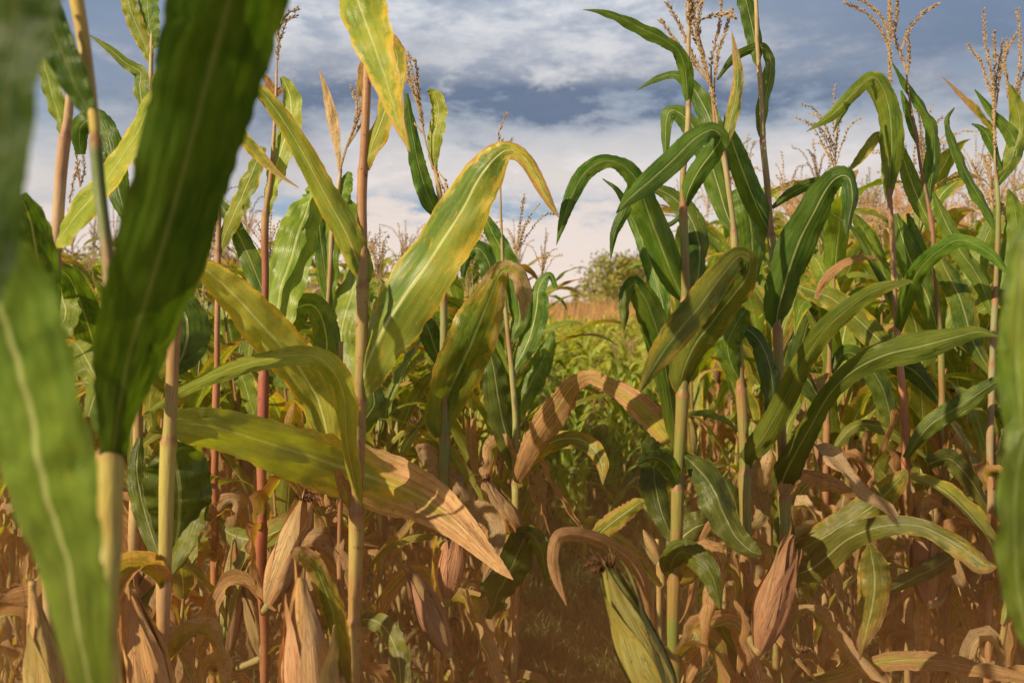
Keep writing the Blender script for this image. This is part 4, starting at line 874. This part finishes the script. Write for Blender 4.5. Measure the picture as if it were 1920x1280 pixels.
while rows[-1]<900: rows.append(rows[-1]*1.35)
colsx=[]; xx=-8.
while xx<=10: colsx.append(xx); xx+=.22
xs=[-900,-300,-90,-30,-14]+colsx+[16,30,90,300,900]
V=[];Fc=[]
for yv in rows:
    for xv in xs:
        z=(mnoise.noise(Vector((xv*.9,yv*.9,0)))*.03+mnoise.noise(Vector((xv*3,yv*3,4)))*.018) if (-9<xv<11 and yv<22) else 0
        V.append((xv,yv,z))
nx=len(xs)
for j in range(len(rows)-1):
    for i in range(nx-1): a=j*nx+i; Fc.append((a,a+1,a+nx+1,a+nx))
tag(link('ground',mkmesh('ground',V,Fc,'soil')),kind='structure')
# weeds and short grass on the path and between the rows
simple('weed',(.14,.16,.04),(.33,.32,.10),6,.7,.25)
simple('litter',(.20,.10,.045),(.46,.28,.15),30,.85,.1)
simple('dry_grass',(.56,.31,.11),(.82,.50,.23),1.1,.8,.25)
def blade(V,Fc,x,y,z,h,wd,lean,az,curl=1.,n=3):
    dx,dy=math.cos(az),math.sin(az); o=len(V); px,py=-dy,dx
    for i in range(n+1):
        t=i/n; r=lean*h*t**(1+curl); hh=h*t*(1-.25*lean*t); ww=wd*(1-t**1.5)*.5+.0002
        V.append((x+dx*r+px*ww,y+dy*r+py*ww,z+hh)); V.append((x+dx*r-px*ww,y+dy*r-py*ww,z+hh))
    for i in range(n): a=o+2*i; Fc.append((a,a+1,a+3,a+2))
V=[];Fc=[]; rs=random.Random(8)
for k in range(9000):
    y=1.6+9.5*rs.random()**.8; c=gapc(y); x=c+rs.gauss(0,.40) if rs.random()<.7 else rs.uniform(-.5*y,.55*y)
    if mnoise.noise(Vector((x*2.2,y*2.2,9)))<-.05 and rs.random()<.5: continue
    for b in range(rs.randint(6,14)):
        a=rs.uniform(0,2*PI); r=rs.uniform(0,.05)
        blade(V,Fc,x+math.cos(a)*r,y+math.sin(a)*r,-.01,rs.uniform(.04,.25),rs.uniform(.003,.0075),rs.uniform(.2,1.3),a+rs.uniform(-.6,.6))
tag(link('grass',mkmesh('grass',V,Fc,'weed')),'short green grass and weeds growing along the shaded path','grass',kind='stuff')
V=[];Fc=[]
for k in range(5200):
    y=1.6+10*rs.random()**.8; x=rs.uniform(-.55*y,.58*y)
    if abs(x-gapc(y))<.3 and rs.random()<.6: continue
    a=rs.uniform(0,2*PI); l=rs.uniform(.04,.22); wd=rs.uniform(.008,.028); o=len(V); n=5; cu=rs.uniform(-3,3); z0=rs.uniform(.005,.03)
    px,py=x,y
    for i in range(n+1):
        t=i/n; ww=wd*math.sin(PI*(t*.9+.05))*.5; zz=z0+rs.uniform(0,.03)*math.sin(PI*t)+.012
        V.append((px-math.sin(a)*ww,py+math.cos(a)*ww,zz+rs.uniform(0,.015))); V.append((px+math.sin(a)*ww,py-math.cos(a)*ww,zz))
        px+=math.cos(a)*l/n; py+=math.sin(a)*l/n; a+=cu/n*.5
    for i in range(n): q=o+2*i; Fc.append((q,q+1,q+3,q+2))
tag(link('leaf_litter',mkmesh('leaf_litter',V,Fc,'litter')),'fallen dry leaves and husk scraps lying on the soil between the rows','leaf litter',kind='stuff')
# standing withered stems and dead leaves between the stalks (tangle in the lower half)
V=[];Fc=[]
# dry tall grass beyond the corn
for k in range(26000):
    y=29+24*rs.random(); x=rs.uniform(-.58*y,.60*y)
    h=rs.uniform(1.1,1.85)*(1+.12*mnoise.noise(Vector((x*.2,y*.2,0)))); a=rs.uniform(0,2*PI)
    if rs.random()<.06: h*=1.25
    if x<-.05*y and rs.random()<.10: h=rs.uniform(1.9,3.0)
    blade(V,Fc,x,y,0,h,rs.uniform(.012,.035),rs.uniform(.1,.55),a,1.,3)
tag(link('dry_grass',mkmesh('dry_grass',V,Fc,'dry_grass')),'band of tall straw-coloured dry grass standing behind the corn','dry grass',kind='stuff')
# ------------------------------------------------------------------ trees at the field edge
simple('foliage_green',(.30,.30,.055),(.56,.50,.12),1.6,.7,.3)
simple('foliage_yellow',(.24,.20,.045),(.40,.31,.08),1.6,.7,.3)
def tree(label,x,y,h,crown_r,seed,mat,trunk_h=.3,clumps=60,lf=26,conic=False,leafs=.16):
    rs=random.Random(seed); r=bpy.data.objects.new('tree',None); COL.objects.link(r); r.location=(x,y,0); tag(r,label,'tree','trees beyond the dry grass')
    V,Fc=[],[]
    def limb(C,Rd):
        v,f=tube(C,Rd,7); o=len(V); V.extend(v); Fc.extend([tuple(q+o for q in z) for z in f])
    limb([Vector((0,0,0)),Vector((.05,0,h*.3)),Vector((0,.1,h*.6)),Vector((.1,0,h*.92))],[h*.028,h*.022,h*.014,h*.004])
    cl=[]
    for k in range(clumps):
        t=rs.random()**.8; z=h*(trunk_h+(1-trunk_h)*t); a=rs.uniform(0,2*PI)
        env=(1-t)*.95+.05 if conic else math.sin(PI*min(1,.15+.80*t))**.6
        rr=crown_r*env*rs.uniform(.25,1.05)*(1+.35*mnoise.noise(Vector((a*1.2,t*3,seed))))
        c=Vector((math.cos(a)*rr,math.sin(a)*rr,z)); cl.append(c)
        if k%2==0: limb([Vector((0,0,max(.1,z-h*.22))),Vector((c.x*.5,c.y*.5,z-h*.08)),c],[h*.010,h*.006,h*.002])
    link('trunk',mkmesh('trunk',V,Fc,'bark'),r)
    V2,F2=[],[]
    for c in cl:
        s=crown_r*rs.uniform(.13,.26)
        for k in range(lf):
            p=c+Vector((rs.gauss(0,1),rs.gauss(0,1),rs.gauss(0,.75)))*s*.6
            u=Vector((rs.gauss(0,1),rs.gauss(0,1),rs.gauss(0,1))).normalized()*leafs*rs.uniform(.5,1.1); v=u.orthogonal().normalized()*leafs*.5
            o=len(V2); V2+=[p-u,p+v,p+u,p-v]; F2.append((o,o+1,o+2,o+3))
    link('crown',mkmesh('crown',V2,F2,mat,smooth=False),r)
tree('loose olive green broadleaf tree showing in the gap, its crown open to the sky',6.0,58,4.0,2.35,3,'foliage_green',.10,120,30,leafs=.14)
tree('yellowing broadleaf tree behind the right-hand stalk, beside the olive green one',8.5,61,4.2,2.1,7,'foliage_yellow',.15,110,30,leafs=.15)
tree('small pointed green tree left of the olive green one in the gap',3.9,62,2.15,.75,5,'foliage_yellow',.1,40,22,True,leafs=.09)
tree('low dark bush at the foot of the olive green tree',5.2,54,2.3,1.3,8,'foliage_green',.15,46,24,leafs=.10)
tree('dark green tree low on the horizon near the left edge of the picture',-23.5,56,4.2,2.6,9,'foliage_green',.15,70,24,leafs=.15)
tree('brownish bushy tree low on the horizon left of the main stalk',-15.5,58,3.9,2.9,12,'foliage_yellow',.15,70,24,leafs=.15)
tree('wide olive bush low on the horizon just left of the main stalk',-10.2,60,3.0,2.4,14,'foliage_green',.15,60,24,leafs=.15)
# ------------------------------------------------------------------ render settings
sc.view_settings.view_transform='Standard'; sc.view_settings.look='None'; sc.view_settings.exposure=0; sc.view_settings.gamma=1
sc.render.engine='CYCLES'; sc.cycles.use_denoising=True; sc.cycles.use_adaptive_sampling=True; sc.cycles.adaptive_threshold=.025; sc.cycles.max_bounces=6; sc.cycles.diffuse_bounces=3; sc.cycles.transmission_bounces=4
bpy.context.view_layer.update()
# ------------------------------------------------------------------ warm haze volume added low over the near rows, standing in for faded blacks
N2=NT.__new__(NT); N2.t=w.node_tree; N2.n=w.node_tree.nodes; N2.l=w.node_tree.links
pos=N2.node('ShaderNodeNewGeometry').outputs['Position']; hx,hy,hzz=N2.node('ShaderNodeSeparateXYZ',{0:pos}).outputs
dn=N2.m('MULTIPLY',N2.mr(hzz,1.16,.62),N2.m('MULTIPLY',N2.m('LESS_THAN',hy,3.8),N2.m('GREATER_THAN',hy,.2)))
dn=N2.m('MULTIPLY',dn,N2.m('LESS_THAN',N2.m('ABSOLUTE',hx),4.5))
vs=N2.node('ShaderNodeVolumeScatter',{'Color':(1.0,.40,.15),'Density':N2.m('MULTIPLY',dn,.165),'Anisotropy':.0})
N2.l.new(vs.outputs[0],[n for n in N2.n if n.type=='OUTPUT_WORLD'][0].inputs['Volume'])
sc.cycles.volume_bounces=0; sc.cycles.volume_max_steps=20
try: w.cycles.volume_step_size=.7
except Exception as e: print('step',e)
